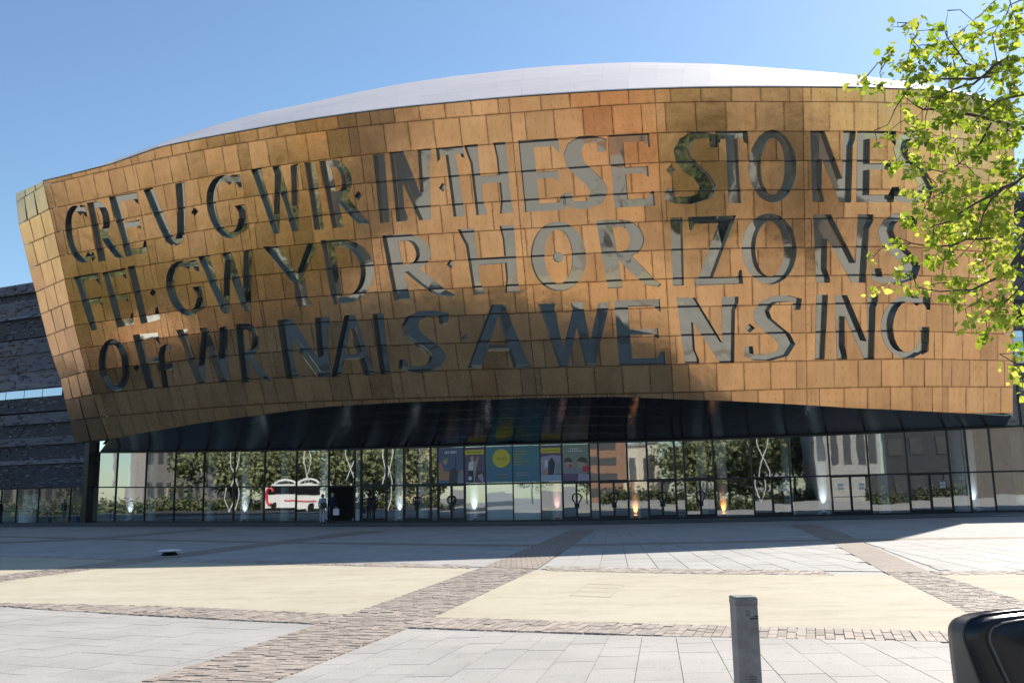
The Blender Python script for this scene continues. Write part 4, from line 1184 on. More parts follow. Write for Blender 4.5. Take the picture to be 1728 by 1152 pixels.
# ================================================================== posters on the glass
def col(name, c, r=.5): return plain(name, c, r, 0, .06, 3)
PC = dict(navy=col('poster_navy', (.13, .15, .24)), teal=col('poster_teal', (.10, .24, .27)), teal2=col('poster_teal_low', (.09, .20, .28)), yellow=col('poster_yellow', (.70, .55, .05)), plum=col('poster_plum', (.17, .11, .17)),
          white=col('poster_white', (.72, .70, .70)), skin=col('poster_skin', (.55, .36, .28)), orange=col('poster_orange', (.50, .26, .14)), brown=col('poster_brown', (.10, .075, .06)), grey=col('poster_grey', (.30, .28, .30)),
          green=col('poster_sage', (.28, .31, .25)), red=col('poster_red', (.62, .05, .07)), lilac=col('poster_lilac', (.42, .36, .44)), ice=col('poster_ice', (.38, .44, .55)), ochre=col('poster_ochre', (.38, .30, .04)), dark=col('poster_dark', (.05, .05, .08)))
def poster(x0, x1, label, base):
    zb0, zt0 = TZ((x0 + x1) / 2) + .07, HZ((x0 + x1) / 2) - .03
    c = vpt((x0 + x1) / 2, zb0, .05)
    root = thing('poster', tuple(c), label, 'poster')
    st_ = {'k': 0}
    def P(u, v, o): return vpt(x0 + .6 + u * (x1 - x0 - 1.2), zb0 + v * (zt0 - zb0), .045 + o)
    def add(name, pts, c):
        st_['k'] += 1
        o = mk(name, [P(u, v, .0025 * st_['k']) for u, v in pts], [tuple(range(len(pts)))], PC[c], root); return o
    add('sheet', [(0, 0), (1, 0), (1, 1), (0, 1)], base)
    return add
def ell(cx, cy, rx, ry, n=18, a0=0, a1=360): return [(cx + rx * cos(radians(a0 + (a1 - a0) * i / n)), cy + ry * sin(radians(a0 + (a1 - a0) * i / n))) for i in range(n)]
def rc_(a, b, c, d): return [(a, b), (c, b), (c, d), (a, d)]
a = poster(740, 785, 'navy blue poster with white title over a painted harbour scene with figures', 'navy')
a('water', rc_(0, 0, 1, .26), 'teal2'); a('quay', [(0, .1), (.62, .06), (.66, .3), (.2, .36), (0, .44)], 'orange'); a('figure', [(.0, .58), (.14, .58), (.26, .3), (.12, .22), (0, .3)], 'orange')
a('figure', [(.40, .0), (.74, .0), (.74, .34), (.62, .45), (.46, .36)], 'brown'); a('mast', rc_(.67, .4, .70, .72), 'dark'); a('figure', [(.76, 0), (1, 0), (1, .34), (.9, .37), (.8, .26)], 'grey'); a('head', ell(.9, .32, .07, .045), 'orange')
a('head', ell(.28, .60, .09, .06), 'skin'); a('hat', [(.2, .64), (.45, .65), (.40, .70), (.25, .71)], 'ochre')
for i, (x, w) in enumerate(((.26, .03), (.31, .06), (.39, .03), (.46, .03), (.51, .07), (.60, .08), (.70, .03))): a('title_letter', rc_(x, .83 + .01 * (i % 2), x + w, .905), 'white')
a = poster(785, 821, 'narrow plum poster with a yellow strip above a dancer in a white shirt', 'plum')
a('title_strip', rc_(.02, .79, .95, .92), 'yellow'); a('strip_line', rc_(.12, .84, .86, .87), 'ochre')
a('trousers', [(.18, .0), (.55, 0), (.52, .38), (.18, .36)], 'dark'); a('shirt', [(.18, .36), (.5, .34), (.52, .55), (.42, .62), (.22, .58)], 'white'); a('arm', [(.42, .5), (.66, .74), (.70, .70), (.54, .32), (.5, .02), (.46, .02)], 'skin'); a('head', ell(.38, .68, .09, .07), 'skin')
a('skirt', [(.55, .14), (.95, .12), (.96, .30), (.66, .34)], 'brown'); a('figure', [(.62, .20), (.86, .26), (.94, .1), (.9, 0), (.7, .12)], 'lilac'); a('head', ell(.28, .13, .09, .06), 'white')
a = poster(821, 867, 'teal poster with a large yellow disc and lines of small text below', 'teal')
a('lower_tint', rc_(0, 0, 1, .38), 'teal2'); a('yellow_disc', ell(.60, .66, .335, .255, 28), 'yellow')
for x, w, h in ((.42, .03, .09), (.48, .03, .06), (.53, .03, .06), (.58, .03, .06), (.66, .03, .10), (.73, .025, .1), (.78, .03, .05)): a('disc_letter', rc_(x, .62, x + w, .62 + h), 'ochre')
for y, x, w in ((.29, .45, .2), (.22, .34, .52), (.19, .4, .44), (.12, .36, .5)): a('text_line', rc_(x, y, x + w, y + .018), 'grey')
a = poster(867, 914, 'plain teal poster with left-aligned lines of pale yellow text', 'teal')
a('lower_tint', rc_(0, 0, 1, .42), 'teal2')
for y, w in ((.83, .5), (.75, .44), (.68, .22), (.62, .28), (.55, .56), (.48, .32)): a('text_line', rc_(.07, y, .07 + w, y + .026), 'ochre')
for y, w in ((.24, .4), (.17, .5)): a('text_line', rc_(.12, y, .12 + w, y + .03), 'grey')
a = poster(914, 951, 'narrow purple poster with a yellow strip above a crowded figure scene', 'plum')
a('title_strip', rc_(.02, .78, .96, .92), 'yellow'); a('strip_line', rc_(.1, .83, .9, .86), 'ochre'); a('crowd', [(0, .2), (1, .2), (1, .7), (.6, .72), (.3, .70), (0, .66)], 'lilac'); a('dark_figure', [(.34, .18), (.62, .2), (.7, .5), (.56, .66), (.38, .55)], 'dark')
a('pale_figure', [(.2, .34), (.34, .42), (.34, .58), (.22, .6)], 'white'); a('figure', [(.06, .16), (.32, .16), (.28, .34), (.12, .32)], 'orange'); a('floor_tint', rc_(0, 0, 1, .18), 'ice'); a('figure', [(.7, .2), (.95, .2), (.92, .52), (.74, .48)], 'grey')
a = poster(951, 998, 'sage green poster showing two dark-haired figures bent over a table of small things', 'green')
a('table', rc_(0, 0, 1, .22), 'plum'); a('table_things', [(.02, .2), (.9, .2), (.8, .36), (.5, .32), (.2, .38), (.05, .3)], 'grey'); a('face', ell(.27, .46, .13, .10), 'skin'); a('hair', ell(.22, .53, .16, .11, 12, -10, 200), 'brown')
a('face', ell(.72, .44, .15, .10), 'skin'); a('hair', ell(.74, .52, .20, .13, 12, -20, 190), 'brown'); a('red_sleeve', rc_(.76, .24, 1, .40), 'red'); a('cheek', ell(.30, .42, .06, .05), 'red'); a('cloth', [(.55, 0), (1, 0), (1, .17), (.6, .2)], 'lilac')
for i, x in enumerate((.30, .38, .45, .52, .60)): a('title_letter', rc_(x, .86, x + .05, .895), 'white')
for i, x in enumerate((.22, .30, .38, .46, .54, .62, .70)): a('title_letter', rc_(x, .80, x + .055, .835), 'white')

# ================================================================== people
def person(x, y, h, yaw, top, legs, hair, label, pos=None, stride=.0, shoes=(.02, .02, .02), arm=0.0, bald=False):
    g = ground(x, y) if pos is None else pos
    root = thing('person', (g[0], g[1], .005), label, 'person')
    k = h / 1.75
    V = [(0, 0, .95), (0, 0, 1.12), (0, .01, 1.32), (0, .01, 1.47), (0, -.01, 1.57), (0, -.01, 1.69),
         (.17, .01, 1.41), (.23, .02, 1.14), (.23, -.06 - arm, .92), (.23, -.09 - arm, .82), (-.17, .01, 1.41), (-.23, .02, 1.14), (-.23, -.06, .92), (-.23, -.09, .82),
         (.09, 0, .90), (.10, -.03 - stride * .5, .50), (.10, .02 - stride, .08), (.11, -.13 - stride, .035), (-.09, 0, .90), (-.10, -.02 + stride * .3, .50), (-.10, .03 + stride, .08), (-.11, -.12 + stride, .035)]
    R_ = [.145, .135, .155, .062, .085, .06, .075, .052, .042, .035, .075, .052, .042, .035, .105, .075, .05, .042, .105, .075, .05, .042]
    Ed = [(0, 1), (1, 2), (2, 3), (3, 4), (4, 5), (2, 6), (6, 7), (7, 8), (8, 9), (2, 10), (10, 11), (11, 12), (12, 13), (0, 14), (14, 15), (15, 16), (16, 17), (0, 18), (18, 19), (19, 20), (20, 21)]
    me = bpy.data.meshes.new('body'); me.from_pydata([tuple(c * k for c in v) for v in V], Ed, [])
    o = bpy.data.objects.new('body', me); COL.objects.link(o)
    sm = o.modifiers.new('skin', 'SKIN'); ly = me.skin_vertices[0].data if me.skin_vertices else None
    if ly is None:
        bm = bmesh.new(); bm.from_mesh(me); bm.verts.layers.skin.verify(); bm.to_mesh(me); bm.free(); ly = me.skin_vertices[0].data
    for i, r in enumerate(R_): ly[i].radius = (r * k, r * k * (.8 if i < 3 else 1))
    ly[0].use_root = True
    o.modifiers.new('sub', 'SUBSURF').levels = 1
    dg = bpy.context.evaluated_depsgraph_get()
    em = bpy.data.meshes.new_from_object(o.evaluated_get(dg)); bpy.data.objects.remove(o)
    for mname, c in (('skin', (.50, .33, .25)), ('top', top), ('legs', legs), ('shoes', shoes)): em.materials.append(plain('cloth_' + mname, c, .8, 0, .15, 12))
    for p in em.polygons:
        c = p.center / k; p.use_smooth = True
        if c.z > 1.50: mi = 0
        elif abs(c.x) > .16 and c.z < .90: mi = 0
        elif c.z > .93 or (abs(c.x) > .17 and c.z > .88): mi = 1
        elif c.z > .09: mi = 2
        else: mi = 3
        p.material_index = mi
    b = bpy.data.objects.new('body', em); COL.objects.link(b); b.parent = root; b.rotation_euler = (0, 0, yaw)
    # face: nose, ears; hair cap
    hc = MB(); n = 10
    R3 = Matrix.Rotation(yaw, 3, 'Z')
    for i in range(5):
        th = pi * .5 * i / 5
        for j in range(n):
            a = 2 * pi * j / n
            dz = .105 * sin(th) if i else -.02 - .07 * max(0, sin(a))
            q = R3 @ Vector((.092 * cos(th) * cos(a), .105 * cos(th) * sin(a) + .012, dz)); hc.v.append((g[0] + q.x * k, g[1] + q.y * k, (1.63 + q.z) * k + .005))
    for i in range(4):
        for j in range(n): hc.f.append([i * n + j, i * n + (j + 1) % n, (i + 1) * n + (j + 1) % n, (i + 1) * n + j]); hc.m.append(0)
    hc.f.append([4 * n + j for j in range(n)]); hc.m.append(0)
    hc.build('hair', plain('hair', hair, .6), root, smooth=True)
    f = MB(); q = R3 @ Vector((0, -.10, 1.585)); f.lathe((g[0] + q.x * k, g[1] + q.y * k, q.z * k), [(.012, 0), (.018, .02), (.006, .05)], 6); f.build('nose', em.materials[0], root)
    return root, g, k, R3
r1, g1, k1, R1 = person(544, 883.3, 1.80, pi * .95, (.36, .37, .42), (.38, .38, .42), (.02, .018, .02), 'person in grey top and pale trousers at the entrance, black bag on the back', stride=.05)
bgm = MB(); q = R1 @ Vector((-.10, .20, 1.06)); bgm.box((g1[0] + q.x, g1[1] + q.y, q.z * k1), (.34, .14, .34)); p0 = np.array([g1[0] + q.x, g1[1] + q.y, q.z * k1])
bag = thing('shoulder_bag', tuple(p0), 'black shoulder bag worn by the person in grey at the entrance', 'bag'); bgm.build('bag_body', M['black_metal'], bag)
bs = MB(); bs.tube([p0 + np.array([-.1, 0, .16]), p0 + np.array([.05, .08, .38]), p0 + np.array([.2, .1, .48])], .018, 5); bs.build('strap', M['black_metal'], bag)
r2, g2, k2, R2 = person(560.5, 882.4, 1.86, pi * 1.1, (.018, .020, .05), (.015, .016, .03), (.42, .38, .33), 'person with pale hair in a long navy coat walking into the dark entrance', arm=.05)
q = g2 + np.array([.26, -.12, .70]); wb = thing('carrier_bag', tuple(q), 'white carrier bag held by the person in the navy coat', 'bag')
b = MB(); b.box(q + np.array([0, 0, -.02]), (.36, .10, .38)); b.build('bag_body', M['white_paint'], wb)
b = MB(); b.tube([q + np.array([-.08, 0, .17]), q + np.array([-.04, 0, .27]), q + np.array([.04, 0, .27]), q + np.array([.08, 0, .17])], .012, 5); b.build('bag_handle', M['white_paint'], wb)
person(-2, 884, 1.82, pi * .4, (.015, .016, .028), (.03, .03, .04), (.03, .025, .02), 'person in a dark jacket cut off by the left edge in front of the shop', stride=.12)
ii = inside(186, 1.2); person(0, 0, 1.75, 2.0, (.012, .012, .014), (.012, .012, .014), (.02, .018, .015), 'dark clothed person standing behind the glass near the left end of the foyer', pos=ii)
ii = inside(371, 1.1); person(0, 0, 1.75, pi * .5, (.012, .012, .014), (.014, .014, .016), (.02, .018, .015), 'dark clothed person striding along behind the foyer glass', pos=ii, stride=.24)
ii = inside(1563, 1.0); person(0, 0, 1.75, .3, (.012, .012, .016), (.012, .012, .014), (.03, .022, .015), 'dark clothed person behind the double doors at the right of the foyer', pos=ii)

# ================================================================== things on the plaza
# square steel bollard
bd_ = 6.2; bt = at_depth(1258.5, 1007, bd_); bw = 37 * bd_ / F
bo = thing('bollard', (bt[0], bt[1] + bw / 2, 0), 'square dark grey steel bollard with chipped paint standing in the foreground', 'bollard')
cyaw = radians(3)
ax = (np.array([cos(cyaw), sin(cyaw), 0]), np.array([-sin(cyaw), cos(cyaw), 0]), np.array([0, 0, 1.]))
bc = np.array([bt[0], bt[1] + bw / 2, 0]); bh = float(bt[2])
def rrect(w, r, n=4):
    out = []
    for cx, cy, a0 in ((1, 1, 0), (-1, 1, 90), (-1, -1, 180), (1, -1, 270)):
        for i in range(n + 1):
            a = radians(a0 + 90 * i / n); out.append((cx * (w / 2 - r) + r * cos(a), cy * (w / 2 - r) + r * sin(a)))
    return out
def loft(rings):
    mb = MB(); n = len(rings[0])
    for r in rings: mb.v += [tuple(p) for p in r]
    for i in range(len(rings) - 1):
        for k in range(n): mb.f.append([i * n + k, i * n + (k + 1) % n, (i + 1) * n + (k + 1) % n, (i + 1) * n + k]); mb.m.append(0)
    mb.f.append([(len(rings) - 1) * n + k for k in range(n)]); mb.m.append(0)
    mb.f.append([k for k in range(n)][::-1]); mb.m.append(0)
    return mb
def rr3(w, r, z): return [bc + ax[0] * p[0] + ax[1] * p[1] + np.array([0, 0, z]) for p in rrect(w, r)]
loft([rr3(bw, .012, -.02), rr3(bw, .012, bh - .05)]).build('post', M['grey_paint'], bo)
loft([rr3(bw + .004, .012, bh - .048), rr3(bw + .004, .012, bh - .008), rr3(bw - .008, .010, bh)]).build('cap', M['grey_paint'], bo)
fb_ = MB(); f0 = bc - ax[1] * (bw / 2 + .001)
fb_.box(f0 + ax[0] * .045 + np.array([0, 0, bh - .136]), (.052, .004, .008), ax); fb_.box(f0 + ax[0] * .058 + np.array([0, 0, bh - .122]), (.03, .004, .005), ax); fb_.build('scratch', M['black_metal'], bo)
for dz in (-.09, -.105, -.118):
    q = MB(); q.box(f0 + ax[0] * .005 + np.array([0, 0, bh + dz]), (.03, .003, .004), ax); q.build('vent_slot', plain('slot_grey', (.07, .075, .082), .6), bo)
for dz in (-.50, -.515, -.53):
    q = MB(); q.box(f0 + ax[0] * .012 + np.array([0, 0, bh + dz]), (.045, .003, .005), ax); q.build('vent_slot', plain('slot_grey', (.07, .075, .082), .6), bo)
q = MB()
for (dx, dy, w) in ((-.04, -.02, .035), (-.015, .03, .05), (.035, -.01, .03), (.03, .045, .04)): q.box(bc + ax[0] * dx + ax[1] * dy + np.array([0, 0, bh + .0005]), (w, .02, .002), ax)
tag(q.build('worn_paint', plain('bare_steel', (.55, .55, .55), .4, .5), bo), kind='stuff')
q = MB(); q.box(bc + np.array([0, 0, .006]), (bw + .12, bw + .12, .012), ax); q.build('base_plate', M['grey_paint'], bo)

# glossy black upholstered seat back, lower right
sd = 3.3; sl = at_depth(1641, 1090, sd)
seat = thing('padded_seat', (sl[0] + .30, sl[1] + .12, 0), 'glossy black padded seat with piped seams at the lower right corner', 'seat')
def sp(u, v, w):
    """seat back coordinates: u across, v up from the ground, w depth away from the camera"""
    a_ = radians(10); X = sl[0] + u * cos(a_) - w * sin(a_); Y = sl[1] + u * sin(a_) + w * cos(a_); return np.array([X, Y, v])
top_z = float(at_depth(1690, 1036, sd)[2])
W_ = .62
def outline(inset, drop, tap=0.0):
    """rounded outline of the back, counter-clockwise seen from the camera"""
    pts = []
    L, Rr = inset, W_ - inset; T = top_z - drop; r = .060 - inset * .3
    pts.append((L + .03 + tap, .52 + inset)); 
    for t in np.linspace(0, 1, 7): pts.append((L + .02 * (1 - t) ** 1.5 + tap * (1 - t), .55 + (T - r - .03 - .55) * t))
    for q in np.linspace(180, 95, 6): pts.append((L + r + r * cos(radians(q)), T - r - .016 + r * sin(radians(q))))
    for t in np.linspace(.12, .88, 7): pts.append((L + (Rr - L) * t, T - .016 + .018 * sin(pi * t)))
    for q in np.linspace(85, 0, 6): pts.append((Rr - r + r * cos(radians(q)), T - r - .016 + r * sin(radians(q))))
    for t in np.linspace(1, 0, 7): pts.append((Rr - .02 * (1 - t) ** 1.5 - tap * (1 - t), .55 + (T - r - .03 - .55) * t))
    pts.append((Rr - .03 - tap, .52 + inset))
    return pts
o0, o1, o2 = outline(0, 0), outline(.018, .010, .165), outline(.066, .022, .20)
R0 = [sp(u, v, .105) for u, v in o0]; Rm = [sp(u, v, .045) for u, v in outline(0, 0, .15)]; Ra = [sp(u, v, .022) for u, v in o1]; Rb = [sp(u, v, .0) for u, v in outline(.040, .016, .18)]; Rc = [sp(u, v, .006) for u, v in o2]
Rback = [sp(u, v, .16) for u, v in outline(.02, .012)]
def skin(rings, name, mat, cap0=False, cap1=False):
    mb = MB(); n = len(rings[0])
    for r in rings: mb.v += [tuple(p) for p in r]
    for i in range(len(rings) - 1):
        for k in range(n): mb.f.append([i * n + k, (i + 1) * n + k, (i + 1) * n + (k + 1) % n, i * n + (k + 1) % n]); mb.m.append(0)
    if cap0: mb.f.append(list(range(n))); mb.m.append(0)
    if cap1: mb.f.append([(len(rings) - 1) * n + k for k in range(n)][::-1]); mb.m.append(0)
    return mb.build(name, mat, seat, smooth=True)
skin([Rback, R0, Rm], 'side_panel', M['vinyl_groundlit'], True)
skin([Rm, Ra, Rb, Rc], 'front_border', M['vinyl'])
# padded centre, bulging a little towards the camera
cen = np.mean(np.array(o2), axis=0); rings = [[sp(u, v, .006) for u, v in o2]]
for f, w in ((.95, .000), (.80, -.008), (.55, -.014), (.25, -.017)): rings.append([sp(cen[0] + (u - cen[0]) * f, cen[1] + (v - cen[1]) * f, w) for u, v in o2])
skin(rings, 'centre_pad', M['vinyl'], False, True)
pm = MB(); loopp = [sp(u, v, -.004) for u, v in o2]; pm.tube(loopp + [loopp[0]], .0038, 6); pm.build('piping', plain('grey_piping', (.10, .10, .11), .3), seat, smooth=True)
pm = MB(); pm.tube([sp(u, v, .042) for u, v in outline(-.001, -.001, .15)], .004, 6); pm.build('piping', plain('black_piping', (.03, .03, .034), .3), seat, smooth=True)
b = MB(); b.box(sp(.31, .47, -.20), (.60, .52, .13)); b.build('cushion', M['vinyl'], seat)
b = MB(); q = sp(.31, 0, -.15); b.lathe((q[0], q[1], 0), [(.25, 0), (.25, .03), (.05, .06), (.05, .41)], 16); b.build('pedestal', M['black_metal'], seat)

# low white disc on the plaza
dg_ = ground(286, 936.5)
di = thing('ground_light', (dg_[0], dg_[1], 0), 'low white round disc raised on a dark foot on the shaded paving', 'ground light')
b = MB(); b.lathe((dg_[0], dg_[1], 0), [(.22, 0), (.24, .02), (.16, .10)], 20); b.build('foot', M['black_metal'], di)
b = MB(); b.lathe((dg_[0], dg_[1], .10), [(.20, 0), (.325, .02), (.34, .045), (.30, .065), (.15, .075)], 28); b.build('disc', M['white_paint'], di, smooth=False)
# inspection cover in the gravel
cv = [ground(*p) for p in ((963, 1003.5), (1029, 1006.5), (1053, 986), (992, 984))]
cvt = thing('inspection_cover', tuple(np.mean(cv, axis=0)), 'flush rectangular inspection cover filled with cream gravel in the paving', 'cover')
cc = np.mean(cv, axis=0); fr = MB(); cm = plain('cover_frame', (.40, .36, .285), .8)
for i in range(4):
    a_, b_ = cv[i], cv[(i + 1) % 4]; fr.bar(a_ + np.array([0, 0, -.0085]), b_ + np.array([0, 0, -.0085]), .035, .012, np.cross(nrm(b_ - a_), [0, 0, 1]))
fr.build('frame', cm, cvt)
for k in (1, 2):
    a_ = cv[0] + (cv[3] - cv[0]) * k / 3; b_ = cv[1] + (cv[2] - cv[1]) * k / 3; q = MB(); q.bar(a_ + np.array([0, 0, -.009]), b_ + np.array([0, 0, -.009]), .02, .01, np.cross(nrm(b_ - a_), [0, 0, 1])); q.build('cross_bar', cm, cvt)

# ================================================================== the lime tree at the right
trk = np.array([6.4, 6.6, 0])
tree = thing('lime_tree', tuple(trk), 'lime tree with bright young leaves reaching in from the right', 'tree')
TD = 6.0
def tp(x, y, d=TD): return at_depth(x, y, d)
b = MB(); b.tube([trk, trk + [.03, 0, .25], trk + [.02, .05, 1.5], trk + [-.05, .05, 3.0], trk + [.05, .1, 4.5], trk + [0, .1, 6.2], trk + [.1, 0, 8.0]], [.24, .19, .165, .15, .125, .085, .03], 12)
b.build('trunk', M['bark'], tree, smooth=True)
LIMBS = [([(1900, 240), (1728, 213), (1673, 203), (1608, 191), (1572, 183), (1545, 178)], .022, 6.2), ([(1850, 60), (1728, 96), (1686, 112), (1640, 140), (1600, 158), (1570, 165)], .018, 5.8),
         ([(1668, 128), (1607, 133), (1580, 130), (1561, 135), (1514, 169), (1501, 200), (1486, 216)], .009, 5.8), ([(1671, 208), (1655, 240), (1634, 263), (1603, 294), (1580, 310)], .009, 6.2),
         ([(1900, 330), (1728, 300), (1690, 320), (1650, 340), (1600, 372), (1560, 390)], .018, 5.6), ([(1900, 380), (1728, 395), (1684, 393), (1655, 407), (1611, 411), (1570, 415), (1500, 412)], .016, 6.3),
         ([(1880, 360), (1724, 415), (1702, 455), (1655, 484), (1619, 495), (1550, 486)], .015, 5.7), ([(1850, 450), (1728, 470), (1700, 510), (1670, 540)], .012, 6.1), ([(1900, 560), (1728, 600), (1712, 612)], .010, 6.0),
         ([(1860, -40), (1740, 0), (1700, 10), (1690, 40)], .010, 6.4), ([(1860, -60), (1760, -10), (1700, -6), (1670, 8)], .008, 6.0), ([(1640, 110), (1620, 95), (1597, 62), (1595, 54), (1550, 50), (1520, 46)], .006, 5.9), ([(1597, 62), (1598, 40), (1599, 18)], .004, 5.9),
         ([(1514, 137), (1490, 141), (1470, 140), (1445, 138)], .004, 5.8), ([(1900, 150), (1728, 160), (1690, 165), (1640, 210)], .012, 5.5), ([(1690, 320), (1660, 360), (1650, 400), (1610, 440)], .007, 5.6)]
nodes = []
for pts, r, d in LIMBS:
    P = []
    for i in range(len(pts) - 1):
        for t in (0, .5):
            x = pts[i][0] + (pts[i + 1][0] - pts[i][0]) * t; y = pts[i][1] + (pts[i + 1][1] - pts[i][1]) * t
            P.append(tp(x + rnd.gauss(0, 2.5), y + rnd.gauss(0, 2.5), d + .06 * sin(x * .03)))
    P.append(tp(*pts[-1], d))
    if pts[0][0] >= 1840:                                      # run on to the trunk out of frame
        z = P[0][2] - .5; P = [trk + np.array([0, .05, max(.8, z)])] + P
    n = len(P); rs = [r * .75 * (1.25 - .95 * i / (n - 1)) for i in range(n)]
    b = MB(); b.tube(P, rs, 6); b.build('limb', M['bark'], tree, smooth=True)
    nodes += [p for p in P[1:]]
nodes = np.array(nodes)
BLOBS = [(1516, 46, 14, 6, 8), (1550, 40, 10, 8, 8), (1578, 46, 10, 8, 8), (1645, 38, 10, 6, 7), (1625, 50, 8, 8, 6), (1542, 60, 5, 5, 3), (1670, 10, 14, 8, 10), (1700, 20, 25, 10, 18), (1720, 50, 20, 20, 25), (1500, 95, 12, 10, 14), (1530, 110, 25, 22, 45), (1555, 85, 20, 16, 25), (1590, 75, 22, 18, 35), (1620, 75, 16, 14, 20), (1648, 60, 10, 14, 12), (1690, 60, 25, 25, 40),
         (1560, 115, 25, 20, 40), (1600, 110, 30, 22, 50), (1650, 110, 35, 28, 70), (1700, 110, 35, 35, 90), (1445, 138, 10, 7, 8), (1470, 142, 12, 8, 10), (1490, 146, 10, 6, 8), (1525, 160, 14, 12, 15), (1560, 165, 22, 14, 25), (1600, 160, 25, 18, 35), (1640, 165, 30, 25, 60), (1700, 170, 35, 35, 90), (1550, 195, 12, 10, 14), (1600, 200, 30, 25, 60), (1650, 205, 30, 25, 60), (1700, 220, 32, 30, 70),
         (1540, 222, 16, 12, 20), (1500, 222, 10, 6, 8), (1560, 235, 20, 15, 25), (1600, 245, 25, 20, 40), (1650, 250, 28, 24, 50), (1700, 270, 30, 30, 60), (1480, 240, 7, 5, 5), (1510, 275, 12, 12, 18), (1553, 287, 16, 14, 25), (1527, 252, 12, 8, 12), (1590, 290, 15, 12, 15), (1650, 300, 22, 20, 25), (1710, 310, 22, 22, 35), (1540, 322, 18, 9, 16), (1590, 325, 25, 18, 30), (1630, 330, 25, 20, 35), (1680, 335, 28, 24, 50),
         (1560, 352, 22, 14, 35), (1600, 360, 28, 22, 60), (1650, 365, 28, 22, 60), (1700, 370, 30, 25, 60), (1540, 375, 15, 12, 22), (1575, 395, 22, 14, 40), (1620, 400, 26, 18, 50), (1670, 405, 25, 20, 50), (1715, 400, 15, 25, 30), (1498, 412, 9, 5, 6), (1475, 432, 8, 5, 6), (1520, 405, 10, 7, 8), (1535, 437, 14, 8, 12), (1575, 437, 14, 9, 14), (1515, 458, 12, 8, 10), (1605, 430, 18, 14, 25), (1660, 440, 25, 18, 30), (1705, 450, 22, 20, 40),
         (1477, 487, 10, 6, 8), (1507, 477, 5, 5, 3), (1522, 482, 6, 5, 4), (1549, 486, 13, 8, 12), (1590, 470, 14, 9, 12), (1620, 478, 15, 10, 15), (1650, 470, 15, 12, 15), (1607, 505, 20, 12, 22), (1650, 510, 15, 12, 14), (1690, 500, 25, 18, 35), (1720, 520, 10, 20, 18), (1655, 530, 15, 9, 12), (1690, 535, 20, 10, 20), (1635, 545, 10, 7, 8), (1665, 560, 14, 10, 16), (1700, 545, 15, 8, 12),
         (1718, 595, 12, 10, 12), (1712, 615, 14, 9, 12), (1720, 640, 10, 8, 10), (1725, 665, 5, 4, 4)]
for _ in range(60):
    BLOBS.append((rnd.uniform(1770, 2500), rnd.uniform(-450, 620), 45, 40, 22))
leaf_v = [(0, 0, 0), (-.42, .22, .10), (-.46, .52, .12), (-.22, .84, .05), (0, 1.05, -.06), (.22, .84, .05), (.46, .52, .12), (.42, .22, .10), (0, .5, 0)]
leaf_f = [(0, 8, 2, 1), (8, 4, 3, 2), (0, 7, 6, 8), (8, 6, 5, 4)]
lm = []
for k in range(3):
    me = bpy.data.meshes.new('leaf'); w = (1, .9, 1.1)[k]
    me.from_pydata([(x * w, y, z * (1 + .5 * k)) for x, y, z in leaf_v], [], leaf_f); me.materials.append(M['leaf']); me.polygons.foreach_set('use_smooth', [True] * 4); lm.append(me)
leaves = []; twm = MB()
BLOBS.sort(key=lambda b_: -b_[0])
for (bx_, by_, rx_, ry_, n) in BLOBS:
    infr = bx_ < 1760
    dd = TD + rnd.uniform(-.55, .65)
    c = tp(bx_, by_, dd)
    j = ((nodes - c) ** 2).sum(1).argmin(); a_ = nodes[j]; L_ = np.linalg.norm(c - a_)
    if L_ > .02:
        mid_ = (a_ + c) / 2 + np.array([rnd.gauss(0, .05), rnd.gauss(0, .05), .04 - .1 * L_ * rnd.random()])
        twm.tube([a_, mid_, c], [.0045 if infr else .012, .003, .0018], 5)
    nodes = np.concatenate([nodes, [c]])
    ntw = max(2, n // 4)
    tips = []
    for _ in range(ntw):
        q = tp(bx_ + rnd.gauss(0, rx_ * .55), by_ + rnd.gauss(0, ry_ * .55), dd + rnd.gauss(0, .10 + rx_ * .004)); tips.append(q)
        twm.tube([c, (c + q) / 2 + np.array([0, 0, rnd.gauss(0, .012)]), q], [.0022, .0016, .001], 4)
    for _ in range(int(n * (1.65 if infr else 1.0))):
        q = rnd.choice(tips) + np.array([rnd.gauss(0, .024), rnd.gauss(0, .03), rnd.gauss(0, .021) - .01])
        size = rnd.choice((.026, .032, .038, .045, .052, .064)) * rnd.uniform(.85, 1.1)
        tip_d = nrm([rnd.gauss(-.2, .7), rnd.gauss(-.1, .7), rnd.gauss(-.55, .5)])
        nn = nrm(np.cross(tip_d, nrm([rnd.gauss(0, 1), rnd.gauss(0, 1), rnd.gauss(0, .6)])))
        leaves.append((size, q, tip_d, nn, infr))
tag(twm.build('twigs', M['twig'], tree), kind='stuff')
leaves.sort(key=lambda l: -(l[0] if l[4] else 0))
restl = MB()
for i, (size, q, td, nn, infr) in enumerate(leaves):
    xx = np.cross(td, nn)
    if i < 295:
        o = bpy.data.objects.new('leaf', lm[i % 3]); COL.objects.link(o); o.parent = tree
        mm = Matrix(((xx[0], td[0], nn[0]), (xx[1], td[1], nn[1]), (xx[2], td[2], nn[2]))).to_4x4()
        o.matrix_local = Matrix.Translation(Vector(q - trk)) @ mm @ Matrix.Scale(size, 4)
    else:
        restl.add([q + size * (v[0] * xx + v[1] * td + v[2] * nn) for v in leaf_v], leaf_f)
tag(restl.build('foliage', M['leaf'], tree, smooth=True), kind='stuff')

